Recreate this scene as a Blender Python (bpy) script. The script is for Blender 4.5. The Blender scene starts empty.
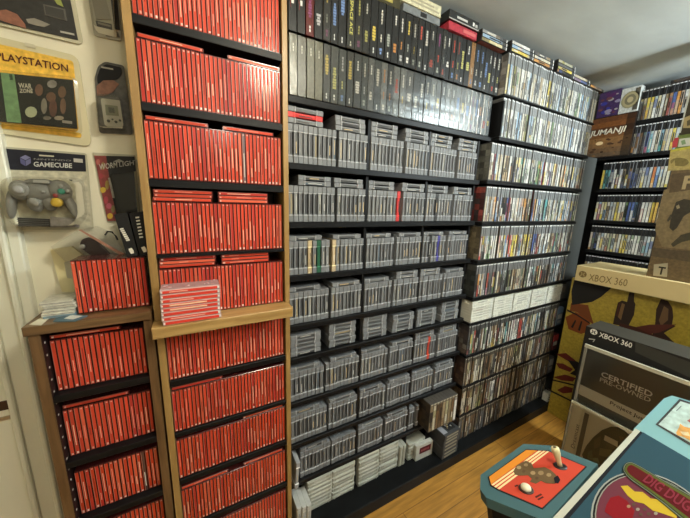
import bpy, math, random
from mathutils import Vector, Matrix
random.seed(7)
R = random.random
U = random.uniform
H = 1.36                                   # eye height above the floor; z below is written relative to the eye
COL = bpy.context.scene.collection

# ------------------------------------------------------------------ camera
F_PX = 282.818
YAW, PITCH, ROLL = 0.4974309, 0.1944587, 0.0290417
FW = Vector((math.sin(YAW)*math.cos(PITCH), math.cos(YAW)*math.cos(PITCH), -math.sin(PITCH)))
RT0 = Vector((math.cos(YAW), -math.sin(YAW), 0))
UP0 = RT0.cross(FW)
RT = RT0*math.cos(ROLL) + UP0*math.sin(ROLL)
UP = -RT0*math.sin(ROLL) + UP0*math.cos(ROLL)
cd = bpy.data.cameras.new('camera')
cam = bpy.data.objects.new('camera', cd)
COL.objects.link(cam)
cam.matrix_world = Matrix(((RT.x, UP.x, -FW.x, 0), (RT.y, UP.y, -FW.y, 0), (RT.z, UP.z, -FW.z, H), (0, 0, 0, 1)))
cd.sensor_width = 36.0
cd.lens = F_PX/690*36
cd.clip_start = 0.02
bpy.context.scene.camera = cam

def ray(u, v):
    return FW + RT*((u-345)/F_PX) - UP*((v-259)/F_PX)
def atY(u, v, Y):
    d = ray(u, v); return d*(Y/d.y)
def atX(u, v, X):
    d = ray(u, v); return d*(X/d.x)
def atZ(u, v, Z):
    d = ray(u, v); return d*(Z/d.z)
def atP(u, v, p0, n):
    d = ray(u, v); return d*(Vector(p0).dot(n)/d.dot(n))
def project(p):
    w = p.dot(FW)
    if w < 0.02: return None
    return 345+F_PX*p.dot(RT)/w, 259-F_PX*p.dot(UP)/w

# ------------------------------------------------------------------ materials
def mat(name, rgb=None, rough=0.5, attr=False, noise=None, metal=0.0, coat=0.0, bump=None, spec=0.5):
    m = bpy.data.materials.new(name); m.use_nodes = True
    nt = m.node_tree; b = nt.nodes['Principled BSDF']
    b.inputs['Roughness'].default_value = rough
    b.inputs['Metallic'].default_value = metal
    b.inputs['Specular IOR Level'].default_value = spec
    if coat:
        b.inputs['Coat Weight'].default_value = coat
        b.inputs['Coat Roughness'].default_value = 0.12
    tc = nt.nodes.new('ShaderNodeTexCoord')
    src = None
    if attr:
        a = nt.nodes.new('ShaderNodeAttribute'); a.attribute_name = 'Col'; src = a.outputs['Color']
    else:
        b.inputs['Base Color'].default_value = (*rgb, 1)
    if noise:
        scale, amt, stretch = noise
        mp = nt.nodes.new('ShaderNodeMapping'); mp.inputs['Scale'].default_value = stretch
        nt.links.new(tc.outputs['Object'], mp.inputs['Vector'])
        nz = nt.nodes.new('ShaderNodeTexNoise'); nz.inputs['Scale'].default_value = scale; nz.inputs['Detail'].default_value = 5
        nt.links.new(mp.outputs['Vector'], nz.inputs['Vector'])
        mr = nt.nodes.new('ShaderNodeMapRange'); mr.inputs['From Min'].default_value = 0.3; mr.inputs['From Max'].default_value = 0.7
        mr.inputs['To Min'].default_value = 1-amt; mr.inputs['To Max'].default_value = 1+amt*0.6
        nt.links.new(nz.outputs['Fac'], mr.inputs['Value'])
        mx = nt.nodes.new('ShaderNodeMix'); mx.data_type = 'RGBA'; mx.blend_type = 'MULTIPLY'; mx.inputs[0].default_value = 1
        if src is not None: nt.links.new(src, mx.inputs[6])
        else: mx.inputs[6].default_value = (*rgb, 1)
        nt.links.new(mr.outputs['Result'], mx.inputs[7])
        src = mx.outputs[2]
    if src is not None: nt.links.new(src, b.inputs['Base Color'])
    if bump:
        nb = nt.nodes.new('ShaderNodeTexNoise'); nb.inputs['Scale'].default_value = bump[0]; nb.inputs['Detail'].default_value = 4
        nt.links.new(tc.outputs['Object'], nb.inputs['Vector'])
        bp = nt.nodes.new('ShaderNodeBump'); bp.inputs['Strength'].default_value = bump[1]; bp.inputs['Distance'].default_value = 0.01
        nt.links.new(nb.outputs['Fac'], bp.inputs['Height']); nt.links.new(bp.outputs['Normal'], b.inputs['Normal'])
    return m

def clear_mat(name, tint=(1, 1, 1), amount=0.12, rough=0.08, bump=None):
    m = bpy.data.materials.new(name); m.use_nodes = True
    nt = m.node_tree; nt.nodes.clear()
    out = nt.nodes.new('ShaderNodeOutputMaterial')
    tr = nt.nodes.new('ShaderNodeBsdfTransparent'); tr.inputs[0].default_value = (*tint, 1)
    gl = nt.nodes.new('ShaderNodeBsdfGlossy'); gl.inputs['Roughness'].default_value = rough
    mx = nt.nodes.new('ShaderNodeMixShader')
    fr = nt.nodes.new('ShaderNodeFresnel'); fr.inputs[0].default_value = 1.45
    ad = nt.nodes.new('ShaderNodeMath'); ad.operation = 'ADD'; ad.inputs[1].default_value = amount; ad.use_clamp = True
    nt.links.new(fr.outputs[0], ad.inputs[0]); nt.links.new(ad.outputs[0], mx.inputs[0])
    nt.links.new(tr.outputs[0], mx.inputs[1]); nt.links.new(gl.outputs[0], mx.inputs[2])
    if bump:
        tc = nt.nodes.new('ShaderNodeTexCoord')
        nb = nt.nodes.new('ShaderNodeTexNoise'); nb.inputs['Scale'].default_value = bump[0]
        nt.links.new(tc.outputs['Object'], nb.inputs['Vector'])
        bp = nt.nodes.new('ShaderNodeBump'); bp.inputs['Strength'].default_value = bump[1]; bp.inputs['Distance'].default_value = 0.005
        nt.links.new(nb.outputs['Fac'], bp.inputs['Height'])
        nt.links.new(bp.outputs['Normal'], gl.inputs['Normal']); nt.links.new(bp.outputs['Normal'], fr.inputs['Normal'])
    nt.links.new(mx.outputs[0], out.inputs[0])
    return m

def wood_mat(name, a, b, scale, stretch, rough=0.4):
    m = bpy.data.materials.new(name); m.use_nodes = True
    nt = m.node_tree; bs = nt.nodes['Principled BSDF']; bs.inputs['Roughness'].default_value = rough
    tc = nt.nodes.new('ShaderNodeTexCoord'); mp = nt.nodes.new('ShaderNodeMapping'); mp.inputs['Scale'].default_value = stretch
    nz = nt.nodes.new('ShaderNodeTexNoise'); nz.inputs['Scale'].default_value = scale; nz.inputs['Detail'].default_value = 6; nz.inputs['Distortion'].default_value = 0.6
    cr = nt.nodes.new('ShaderNodeValToRGB'); cr.color_ramp.elements[0].color = (*a, 1); cr.color_ramp.elements[1].color = (*b, 1)
    cr.color_ramp.elements[0].position = 0.35; cr.color_ramp.elements[1].position = 0.65
    nt.links.new(tc.outputs['Object'], mp.inputs['Vector']); nt.links.new(mp.outputs['Vector'], nz.inputs['Vector'])
    nt.links.new(nz.outputs['Fac'], cr.inputs['Fac']); nt.links.new(cr.outputs['Color'], bs.inputs['Base Color'])
    return m

def floor_mat():
    m = bpy.data.materials.new('floor_boards'); m.use_nodes = True
    nt = m.node_tree; bs = nt.nodes['Principled BSDF']; bs.inputs['Roughness'].default_value = 0.38
    tc = nt.nodes.new('ShaderNodeTexCoord')
    br = nt.nodes.new('ShaderNodeTexBrick')
    br.inputs['Color1'].default_value = (0.41, 0.185, 0.030, 1); br.inputs['Color2'].default_value = (0.50, 0.24, 0.042, 1)
    br.inputs['Mortar'].default_value = (0.20, 0.088, 0.02, 1)
    br.inputs['Scale'].default_value = 1; br.inputs['Mortar Size'].default_value = 0.0016
    br.inputs['Brick Width'].default_value = 1.5; br.inputs['Row Height'].default_value = 0.085
    mp = nt.nodes.new('ShaderNodeMapping'); mp.inputs['Scale'].default_value = (1.5, 16, 1)
    nz = nt.nodes.new('ShaderNodeTexNoise'); nz.inputs['Scale'].default_value = 4; nz.inputs['Detail'].default_value = 6
    mr = nt.nodes.new('ShaderNodeMapRange'); mr.inputs['From Min'].default_value = .3; mr.inputs['From Max'].default_value = .7
    mr.inputs['To Min'].default_value = .68; mr.inputs['To Max'].default_value = 1.25
    mx = nt.nodes.new('ShaderNodeMix'); mx.data_type = 'RGBA'; mx.blend_type = 'MULTIPLY'; mx.inputs[0].default_value = 1
    nt.links.new(tc.outputs['Object'], br.inputs['Vector']); nt.links.new(tc.outputs['Object'], mp.inputs['Vector'])
    nt.links.new(mp.outputs['Vector'], nz.inputs['Vector']); nt.links.new(nz.outputs['Fac'], mr.inputs['Value'])
    nt.links.new(br.outputs['Color'], mx.inputs[6]); nt.links.new(mr.outputs['Result'], mx.inputs[7])
    nt.links.new(mx.outputs[2], bs.inputs['Base Color'])
    return m

M = {}
M['plastic'] = mat('moulded_plastic', attr=True, rough=0.38)
M['print'] = mat('printed_card', attr=True, rough=0.42, noise=(90, 0.28, (1, 1, 1)))
M['printfine'] = mat('printed_gloss', attr=True, rough=0.3, noise=(160, 0.4, (1, 1, .6)))
M['flat'] = mat('flat_ink', attr=True, rough=0.55, spec=.25)
M['matte'] = mat('matte_ink', attr=True, rough=0.85, spec=.08)
M['jewel'] = mat('jewel_plastic', attr=True, rough=0.22, coat=0.4)
M['cart'] = mat('cartridge_plastic', attr=True, rough=0.55, noise=(40, 0.12, (1, 1, 1)))
M['black'] = mat('black_laminate', (0.0065, 0.0065, 0.007), 0.45, noise=(30, 0.3, (1, 8, 1)), spec=.22)
M['blacktop'] = mat('black_paint', (0.0075, 0.008, 0.0085), 0.42, noise=(14, 0.4, (1, 1, 1)), spec=.14)
M['oak'] = wood_mat('oak_veneer', (0.29, 0.165, 0.05), (0.38, 0.23, 0.078), 5, (10, 10, 1.2), .4)
M['oakx'] = wood_mat('oak_ledge', (0.33, 0.19, 0.06), (0.47, 0.295, 0.105), 5, (1.2, 10, 18), .36)
M['walnut'] = wood_mat('walnut_veneer', (0.10, 0.052, 0.02), (0.165, 0.088, 0.035), 5, (14, 14, 1.2), .42)
M['walnutx'] = wood_mat('walnut_top', (0.105, 0.058, 0.023), (0.19, 0.105, 0.044), 5, (1.2, 14, 20), .36)
M['darkside'] = mat('dark_inner_side', (0.035, 0.015, 0.012), 0.4)
M['floor'] = floor_mat()
M['ceiling'] = mat('ceiling_paint', (0.70, 0.765, 0.76), 0.8, noise=(3.5, 0.10, (1, 2.2, 1)), bump=(9, .25))
M['wall'] = mat('cream_wall', (0.80, 0.76, 0.59), 0.65, noise=(5, 0.07, (1, 1, 1)), bump=(14, .1))
M['whitepaint'] = mat('white_gloss_paint', (0.74, 0.73, 0.60), 0.4, noise=(6, 0.08, (1, 1, .4)), bump=(10, .12))
M['greypost'] = mat('grey_paint', (0.075, 0.080, 0.078), 0.6, noise=(6, .12, (1, 1, 1)))
M['roomwall'] = mat('room_wall', (0.25, 0.245, 0.22), 0.8)
M['darkwall'] = mat('dark_wall', (0.05, 0.05, 0.05), 0.8)
M['clear'] = clear_mat('clear_plastic', (.97, .97, .95), 0.03, 0.12)
M['sleeve'] = clear_mat('clear_sleeve', (.94, .95, .94), 0.055, 0.22, bump=(22, .6))
M['blister'] = clear_mat('blister_plastic', (.96, .95, .9), 0.04, 0.1)
M['wrap'] = clear_mat('clear_wrap', (.94, .94, .94), 0.05, 0.16, bump=(40, .3))
M['teal'] = mat('teal_plastic', (0.046, 0.105, 0.112), 0.42)
M['paleblue'] = mat('pale_blue_plastic', (0.165, 0.36, 0.395), 0.42)
M['metal'] = mat('steel', (0.55, 0.53, 0.48), 0.35, metal=1.0)
M['lampglass'] = mat('lamp_glass', (0.8, 0.8, 0.78), 0.3)

# ------------------------------------------------------------------ mesh builder
class MB:
    def __init__(s): s.v = []; s.f = []; s.c = []; s.sm = []
    def quad(s, pts, c, smooth=False):
        i = len(s.v); s.v += [tuple(p) for p in pts]; s.f.append(tuple(range(i, i+len(pts)))); s.c.append(c); s.sm.append(smooth)
    def box(s, x0, x1, y0, y1, z0, z1, c, ch=0.0):
        """box; ch = chamfer of the edges of the face looking to -Y"""
        if x1 < x0: x0, x1 = x1, x0
        if y1 < y0: y0, y1 = y1, y0
        if z1 < z0: z0, z1 = z1, z0
        if ch <= 0:
            V = [(x0,y0,z0),(x1,y0,z0),(x1,y1,z0),(x0,y1,z0),(x0,y0,z1),(x1,y0,z1),(x1,y1,z1),(x0,y1,z1)]
            Fc = [(0,3,2,1),(4,5,6,7),(0,1,5,4),(1,2,6,5),(2,3,7,6),(3,0,4,7)]
        else:
            ya = y0+ch
            V = [(x0+ch,y0,z0+ch),(x1-ch,y0,z0+ch),(x1-ch,y0,z1-ch),(x0+ch,y0,z1-ch),
                 (x0,ya,z0),(x1,ya,z0),(x1,ya,z1),(x0,ya,z1),(x0,y1,z0),(x1,y1,z0),(x1,y1,z1),(x0,y1,z1)]
            Fc = [(0,1,2,3),(0,4,5,1),(1,5,6,2),(2,6,7,3),(3,7,4,0),(4,8,9,5),(5,9,10,6),(6,10,11,7),(7,11,8,4),(8,11,10,9)]
        i = len(s.v); s.v += V
        for f in Fc: s.f.append(tuple(i+k for k in f)); s.c.append(c); s.sm.append(False)
    def prism(s, pts, d, c, ctop=None):
        """polygon pts (front face) extruded by vector d"""
        n = len(pts); i = len(s.v); d = Vector(d)
        s.v += [tuple(p) for p in pts]+[tuple(Vector(p)+d) for p in pts]
        s.f.append(tuple(range(i, i+n))); s.c.append(ctop or c); s.sm.append(False)
        s.f.append(tuple(range(i+2*n-1, i+n-1, -1))); s.c.append(c); s.sm.append(False)
        for k in range(n):
            a, b = i+k, i+(k+1) % n
            s.f.append((b, a, a+n, b+n)); s.c.append(c); s.sm.append(False)
    def lathe(s, o, axis, prof, c, n=20):
        """prof = [(radius, distance along axis)]"""
        axis = Vector(axis).normalized(); a = axis.orthogonal().normalized(); b = axis.cross(a); o = Vector(o)
        i = len(s.v)
        for r, t in prof:
            for k in range(n):
                an = 2*math.pi*k/n; s.v.append(tuple(o+axis*t+(a*math.cos(an)+b*math.sin(an))*r))
        for j in range(len(prof)-1):
            for k in range(n):
                p = i+j*n+k; q = i+j*n+(k+1) % n
                s.f.append((p, q, q+n, p+n)); s.c.append(c); s.sm.append(True)
        s.f.append(tuple(range(i, i+n))[::-1]); s.c.append(c); s.sm.append(False)
        e = i+(len(prof)-1)*n
        s.f.append(tuple(range(e, e+n))); s.c.append(c); s.sm.append(False)
    def ellipsoid(s, o, r, c, n=18, m=10, rot=None):
        i = len(s.v); o = Vector(o)
        for j in range(m+1):
            t = math.pi*j/m
            for k in range(n):
                p = 2*math.pi*k/n
                q = Vector((r[0]*math.sin(t)*math.cos(p), r[1]*math.sin(t)*math.sin(p), r[2]*math.cos(t)))
                if rot: q = rot @ q
                s.v.append(tuple(o+q))
        for j in range(m):
            for k in range(n):
                a = i+j*n+k; b = i+j*n+(k+1) % n
                s.f.append((a, b, b+n, a+n)); s.c.append(c); s.sm.append(True)
    def tube(s, pts, r, c, n=8):
        pts = [Vector(p) for p in pts]; i = len(s.v)
        for j, p in enumerate(pts):
            d = (pts[min(j+1, len(pts)-1)]-pts[max(j-1, 0)]).normalized(); a = d.orthogonal().normalized(); b = d.cross(a)
            for k in range(n):
                an = 2*math.pi*k/n; s.v.append(tuple(p+(a*math.cos(an)+b*math.sin(an))*r))
        for j in range(len(pts)-1):
            for k in range(n):
                p = i+j*n+k; q = i+j*n+(k+1) % n
                s.f.append((p, q, q+n, p+n)); s.c.append(c); s.sm.append(True)
    def add(s, o, mtx=None):
        i = len(s.v)
        s.v += [tuple(mtx @ Vector(p)) for p in o.v] if mtx else o.v
        s.f += [tuple(i+k for k in f) for f in o.f]; s.c += o.c; s.sm += o.sm
    def mesh(s, name, m, origin=(0, 0, 0), lift=0.0):
        me = bpy.data.meshes.new(name)
        ox, oy, oz = origin
        me.from_pydata([(x-ox, y-oy, z-oz+lift) for x, y, z in s.v], [], s.f)
        at = me.attributes.new('Col', 'FLOAT_COLOR', 'CORNER')
        buf = []
        for f, c in zip(s.f, s.c): buf += [c[0], c[1], c[2], 1.0]*len(f)
        at.data.foreach_set('color', buf)
        me.polygons.foreach_set('use_smooth', s.sm)
        me.materials.append(m); me.update()
        return me

def rounded(px, rad, n=5):
    out = []
    k = len(px)
    for i in range(k):
        p = Vector(px[i]); a = (Vector(px[i-1])-p); b = (Vector(px[(i+1) % k])-p)
        ra = min(rad, a.length*.45, b.length*.45); a.normalize(); b.normalize()
        for t in range(n+1):
            f = t/n
            out.append(tuple((p+a*ra)*(1-f)**2+p*2*f*(1-f)+(p+b*ra)*f*f))
    return out
def tag(o, label, cat, group=None):
    o['label'] = label; o['category'] = cat
    if group: o['group'] = group
    return o
def thing(name, label, cat, loc, group=None):
    o = bpy.data.objects.new(name, None); o.empty_display_size = 0.03; COL.objects.link(o)
    o.location = (loc[0], loc[1], loc[2]+H)
    o['_o'] = tuple(loc)
    return tag(o, label, cat, group)
def part(name, mb, m, root, parent=None, label=None):
    """a mesh built in eye-relative coordinates, made a child of root (or of one of its parts)"""
    o = bpy.data.objects.new(name, mb.mesh(name, m, tuple(root['_o']))); COL.objects.link(o)
    o.parent = parent or root
    if label: o['label'] = label
    return o
def solo(name, mb, m, label, cat, group=None):
    """a thing that is one mesh, origin at its base"""
    xs = [p[0] for p in mb.v]; ys = [p[1] for p in mb.v]; zs = [p[2] for p in mb.v]
    org = ((min(xs)+max(xs))/2, (min(ys)+max(ys))/2, min(zs))
    o = bpy.data.objects.new(name, mb.mesh(name, m, org)); COL.objects.link(o)
    o.location = (org[0], org[1], org[2]+H); o['_o'] = org
    return tag(o, label, cat, group)
def struct(name, mb, m):
    o = bpy.data.objects.new(name, mb.mesh(name, m, (0, 0, 0), H)); COL.objects.link(o); o['kind'] = 'structure'
    return o

W3 = (0.75, 0.74, 0.70)
def text_mb(s, org, u, v, c, height=None, width=None, depth=0.0006, shear=0.0, bold=0.0):
    """raised lettering; org = lower left corner, u = reading direction, v = up of the letters"""
    cu = bpy.data.curves.new('t', 'FONT'); cu.body = s; cu.size = 1; cu.shear = shear; cu.offset = bold; cu.resolution_u = 2
    ob = bpy.data.objects.new('t', cu); COL.objects.link(ob)
    dg = bpy.context.evaluated_depsgraph_get()
    me = ob.evaluated_get(dg).to_mesh()
    vs = [tuple(p.co) for p in me.vertices]; fs = [tuple(p.vertices) for p in me.polygons]
    ob.evaluated_get(dg).to_mesh_clear(); bpy.data.objects.remove(ob); bpy.data.curves.remove(cu)
    x0 = min(p[0] for p in vs); x1 = max(p[0] for p in vs); y0 = min(p[1] for p in vs); y1 = max(p[1] for p in vs)
    sx = (width/(x1-x0)) if width else None; sy = (height/(y1-y0)) if height else None
    sx = sx or sy; sy = sy or sx
    u = Vector(u).normalized(); v = Vector(v).normalized(); n = u.cross(v); org = Vector(org)
    mb = MB()
    mb.v = [tuple(org+u*((p[0]-x0)*sx)+v*((p[1]-y0)*sy)+n*depth) for p in vs]
    mb.f = fs; mb.c = [c]*len(fs); mb.sm = [False]*len(fs)
    return mb

def ordinal(n):
    b = ['', 'first', 'second', 'third', 'fourth', 'fifth', 'sixth', 'seventh', 'eighth', 'ninth', 'tenth', 'eleventh', 'twelfth',
         'thirteenth', 'fourteenth', 'fifteenth', 'sixteenth', 'seventeenth', 'eighteenth', 'nineteenth']
    t = {2: 'twenty', 3: 'thirty', 4: 'forty', 5: 'fifty', 6: 'sixty', 7: 'seventy', 8: 'eighty'}
    te = {2: 'twentieth', 3: 'thirtieth', 4: 'fortieth', 5: 'fiftieth', 6: 'sixtieth', 7: 'seventieth', 8: 'eightieth'}
    if n < 20: return b[n]
    return te[n//10] if n % 10 == 0 else t[n//10]+'-'+b[n % 10]
def count(n): return ['no', 'one', 'two', 'three', 'four', 'five', 'six', 'seven', 'eight', 'nine', 'ten'][n]

# ------------------------------------------------------------------ room shell
CE = 0.757
FL = -H
def slab(name, x0, x1, y0, y1, z0, z1, m):
    mb = MB(); mb.box(x0, x1, y0, y1, z0, z1, (1, 1, 1)); return struct(name, mb, m)
slab('floor', -1.5, 2.66, -2.2, 1.2, FL-0.05, FL, M['floor'])
slab('ceiling', -1.5, 2.66, -2.2, 1.2, CE, CE+0.05, M['ceiling'])
mb = MB(); mb.box(-1.5, 0.0, 1.0, 1.2, FL, CE, (1, 1, 1))
struct('wall_back', mb, M['wall'])
mb = MB(); mb.box(0.0, 2.66, 1.10, 1.2, FL, CE, (1, 1, 1)); struct('wall_shelves', mb, M['roomwall'])
slab('wall_right', 2.58, 2.66, -2.2, 1.10, FL, CE, M['roomwall'])
slab('wall_left', -1.5, -1.42, -2.2, 1.0, FL, CE, M['wall'])
slab('wall_front', -1.42, 2.58, -2.2, -2.12, FL, CE, M['roomwall'])
mb = MB(); mb.box(2.205, 2.372, 0.94, 1.10, FL, 0.335, (1, 1, 1)); struct('trim_1', mb, M['greypost'])

# the white panelled door at the left, standing in the back wall
mb = MB()
mb.box(-1.25, -0.452, 0.985, 0.999, FL, CE-0.12, (1, 1, 1))
struct('door_1', mb, M['whitepaint'])
dr = bpy.data.objects['door_1']
mb = MB()
for x0, x1, t in ((-0.452, -0.440, .972), (-0.440, -0.405, .980), (-0.405, -0.394, .968), (-0.394, -0.372, .978)):
    mb.box(x0, x1, t, 0.9995, FL, CE, (1, 1, 1), .003)
struct('trim_2', mb, M['whitepaint'])
mb = MB()
p = atY(5, 405, .984); q = atY(4, 418, .984)
mb.box(p.x-.012, p.x+.010, .9835, .986, p.z-.014, p.z+.012, (0.06, 0.03, 0.015))
sp = bpy.data.objects.new('strike_plate', mb.mesh('strike_plate', M['flat'], (0, 0, 0), H)); COL.objects.link(sp); sp.parent = dr
mb = MB(); mb.box(q.x-.012, q.x+.012, .9836, .986, q.z-.007, q.z+.004, (0.22, 0.17, 0.08))
sp2 = bpy.data.objects.new('latch_plate', mb.mesh('latch_plate', M['metal'], (0, 0, 0), H)); COL.objects.link(sp2); sp2.parent = dr
#SPLIT
# ------------------------------------------------------------------ small repeated things
def jit(c, a=.12):
    k = 1+U(-a, a); return (c[0]*k, c[1]*k, c[2]*k)
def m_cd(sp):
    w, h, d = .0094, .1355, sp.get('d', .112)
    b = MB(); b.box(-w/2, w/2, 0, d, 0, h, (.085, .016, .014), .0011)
    b.box(-w/2+.0005, -w/2+.0017, -.0006, .004, .002, h-.002, sp['edge'])  # pale strip paints the glare streak along the clear plastic edge
    c = MB(); red = sp['red']; x0, x1 = -.0029, .0029
    def seg(z0, z1, col, a=x0, e=x1): c.box(a, e, -.0005, .004, z0, z1, col)
    seg(.003, h-.003, red)
    z = .006
    pale = sp['dot']
    def ink(a, e, z0, z1, col): c.box(a, e, -.0009, -.0002, z0, z1, col)
    if sp['bottom']: ink(x0+.0012, x1-.0010, .0045, .0045+U(.0025, .0065), pale)
    if sp['top']: ink(x0+.0012, x1-.0014, h-.0075, h-.0045, (.62, .30, .25))
    z = U(.018, .05); z1 = z+U(.02, .07)
    if sp['text']: ink(-.0010, .0006, z, min(z1, h-.012), sp['text'])
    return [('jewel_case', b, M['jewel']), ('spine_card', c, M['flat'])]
def m_cart(sp):
    w, h, d = .0159, .1195, .130
    g = sp['col']; b = MB()
    b.box(-w/2, w/2, 0, d, 0, .0205, g, .0012)
    b.box(-w/2, w/2, 0, d, .0985, h, g, .0012)
    b.box(-w/2+.0018, w/2-.0022, .0024, d, .0205, .0985, jit(g, .05))
    b.box(-w/2+.0022, -.0018, .0002, .004, .0255, .0935, (g[0]*1.12, g[1]*1.12, g[2]*1.12))
    glint = (min(1, g[0]*2.3), min(1, g[1]*2.3), min(1, g[2]*2.3))  # ridges coloured far paler than the shell to paint their glints
    b.box(-w/2+.0003, w/2-.0003, -.0016, .004, .0212, .0242, glint)
    b.box(-w/2+.0003, w/2-.0003, -.0016, .004, .0950, .0978, glint)
    c = MB(); c.box(-.0012, w/2-.0034, .0008, .004, .027, .0915, sp['lab'])
    if sp['ink']: c.box(.0002, .0026, .0003, .0012, U(.03, .04), U(.06, .088), sp['ink'])
    return [('game_cartridge', b, M['cart']), ('end_label', c, M['flat'])]
def m_snes(sp):
    w, h, d = .0190, .114, .085
    g = sp['col']; b = MB()
    b.box(-w/2, w/2, 0, d, 0, h, g, .004)
    b.box(-w/2+.002, w/2-.002, -.0008, .004, .012, .016, jit(g, .2)); b.box(-w/2+.002, w/2-.002, -.0008, .004, h-.016, h-.012, jit(g, .2))
    c = MB(); c.box(-w/2+.005, w/2-.005, -.0006, .004, .028, h-.028, sp['lab'])
    return [('pale_cartridge', b, M['cart']), ('end_label', c, M['flat'])]
def m_case(sp):
    w, h, d = sp.get('w', .0136), sp.get('h', .1675), .132
    b = MB(); b.box(-w/2, w/2, 0, d, 0, h, sp['shell'], .0010)
    c = MB(); e = .0003
    x0, x1 = -w/2+.0016, w/2-.0012
    zb = h*(1-sp['band']); zt = h-.0075
    cols = sp['art']; zs = sorted([U(.02, .9) for _ in range(len(cols)-1)])
    zs = [0]+zs+[1]
    for k, col in enumerate(cols):
        c.box(x0, x1, -e, .002, .004+(zb-.004)*zs[k], .004+(zb-.004)*zs[k+1], col)
    c.box(x0, x1, -e, .002, zb, zt, sp['bandcol'])
    c.box(x0, x1, -e, .002, zt, h-.002, sp['tip'])
    if sp['ink']:
        z0 = U(.015, .05); c.box(-w*.16, w*.2, -.0008, .001, z0, min(zb-.008, z0+U(.03, .08)), sp['ink'])
    # the cover goes round both sides of the shell
    for sx in (-1, 1):
        X = sx*(w/2+.0002)
        n = (6, 5) if sp.get('first') else (1, 1)
        for i in range(n[0]):
            for j in range(n[1]):
                ya, yb = .004+(d-.01)*j/n[1], .004+(d-.01)*(j+1)/n[1]
                za, zc = .004+(h-.008)*i/n[0], .004+(h-.008)*(i+1)/n[0]
                pts = [(X, ya, za), (X, yb, za), (X, yb, zc), (X, ya, zc)]
                if sx < 0: pts = pts[::-1]
                c.quad(pts, jit(random.choice(sp['side']), .35))
    return [('game_case', b, M['plastic']), ('printed_cover', c, M['print'])]
def m_big(sp):
    w, h, d = sp['w'], sp['h'], .12
    b = MB(); b.box(-w/2, w/2, 0, d, 0, h, sp['col'], .0008)
    out = [('boxed_game', b, M['printfine'])]
    c = MB()
    for (a, e, z0, z1, col) in sp['logo']:
        n = max(1, int((z1-z0)*h/.0075)) if (e-a) < .8 else 1
        st = (z1-z0)*h/n
        for q in range(n):
            f = U(.55, 1); c.box(a*w*f, e*w*f, -.0006, .002, z0*h+q*st, z0*h+q*st+st*(.78 if n > 1 else 1), col)
    if sp['logo']: out.append(('spine_logo', c, M['flat']))
    if sp['sleeve']:
        s = MB(); t = .0009; s.box(-w/2-t, w/2+t, -.0018, d, -.0, h+t, (1, 1, 1), .0015); out.append(('clear_protector', s, M['sleeve']))
    return out
BUILD = {'cd': m_cd, 'cart': m_cart, 'snes': m_snes, 'case': m_case, 'big': m_big}
NAME = {'cd': 'jewel_case', 'cart': 'game_cartridge', 'snes': 'pale_cartridge', 'case': 'game_case', 'big': 'boxed_game'}
SIZE = {'cd': (.0096, .136), 'cart': (.0166, .12), 'snes': (.0195, .114), 'case': (.0138, .168), 'big': (.028, .17)}
CAT = {'cd': 'jewel case', 'cart': 'cartridge', 'snes': 'cartridge', 'case': 'game case', 'big': 'boxed game'}
ITEMS = {k: [] for k in BUILD}
RY90 = Matrix.Rotation(math.pi/2, 4, 'Y')
def put(kind, loc, label, sp, rz=0.0, lying=False, lean=0.0, group=None):
    m = Matrix.Translation(Vector(loc)+Vector((0, 0, .0006))) @ Matrix.Rotation(rz, 4, 'Z') @ Matrix.Rotation(lean, 4, 'Y')
    if lying: m = m @ RY90
    w, h = SIZE[kind]
    c = m @ Vector((0, 0, h/2)); n = (m.to_3x3() @ Vector((0, -1, 0)))
    pr = project(c); area = 0
    if pr and -12 < pr[0] < 702 and -14 < pr[1] < 532:
        area = w*h*max(.02, -n.dot(c.normalized()))/c.length_squared
    elif not pr or not (-45 < pr[0] < 735 and -60 < pr[1] < 578): return
    ITEMS[kind].append((area, len(ITEMS[kind]), m, label, sp, group))
def flush(kind, limit, stuff_label):
    it = sorted(ITEMS[kind], key=lambda t: -t[0])
    for a, i, m, label, sp, group in it[:limit]:
        ps = BUILD[kind](sp)
        root = None
        for nm, b, ma in ps:
            me = b.mesh(nm, ma)
            o = bpy.data.objects.new(NAME[kind] if root is None else nm, me); COL.objects.link(o)
            if root is None:
                root = o; o.matrix_world = Matrix.Translation((0, 0, H)) @ m; tag(o, label, CAT[kind], group)
            else: o.parent = root
    rest = it[limit:]
    if rest:
        mb = MB()
        for a, i, m, label, sp, group in rest:
            for nm, b, ma in BUILD[kind](sp): mb.add(b, m)
        o = solo(NAME[kind]+'_rest', mb, {'cd': M['jewel'], 'cart': M['cart']}.get(kind, M['print']), stuff_label, CAT[kind])
        o.name = {'cd': 'jewel_cases', 'cart': 'game_cartridges', 'case': 'game_cases'}.get(kind, kind+'s'); o['kind'] = 'stuff'

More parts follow.
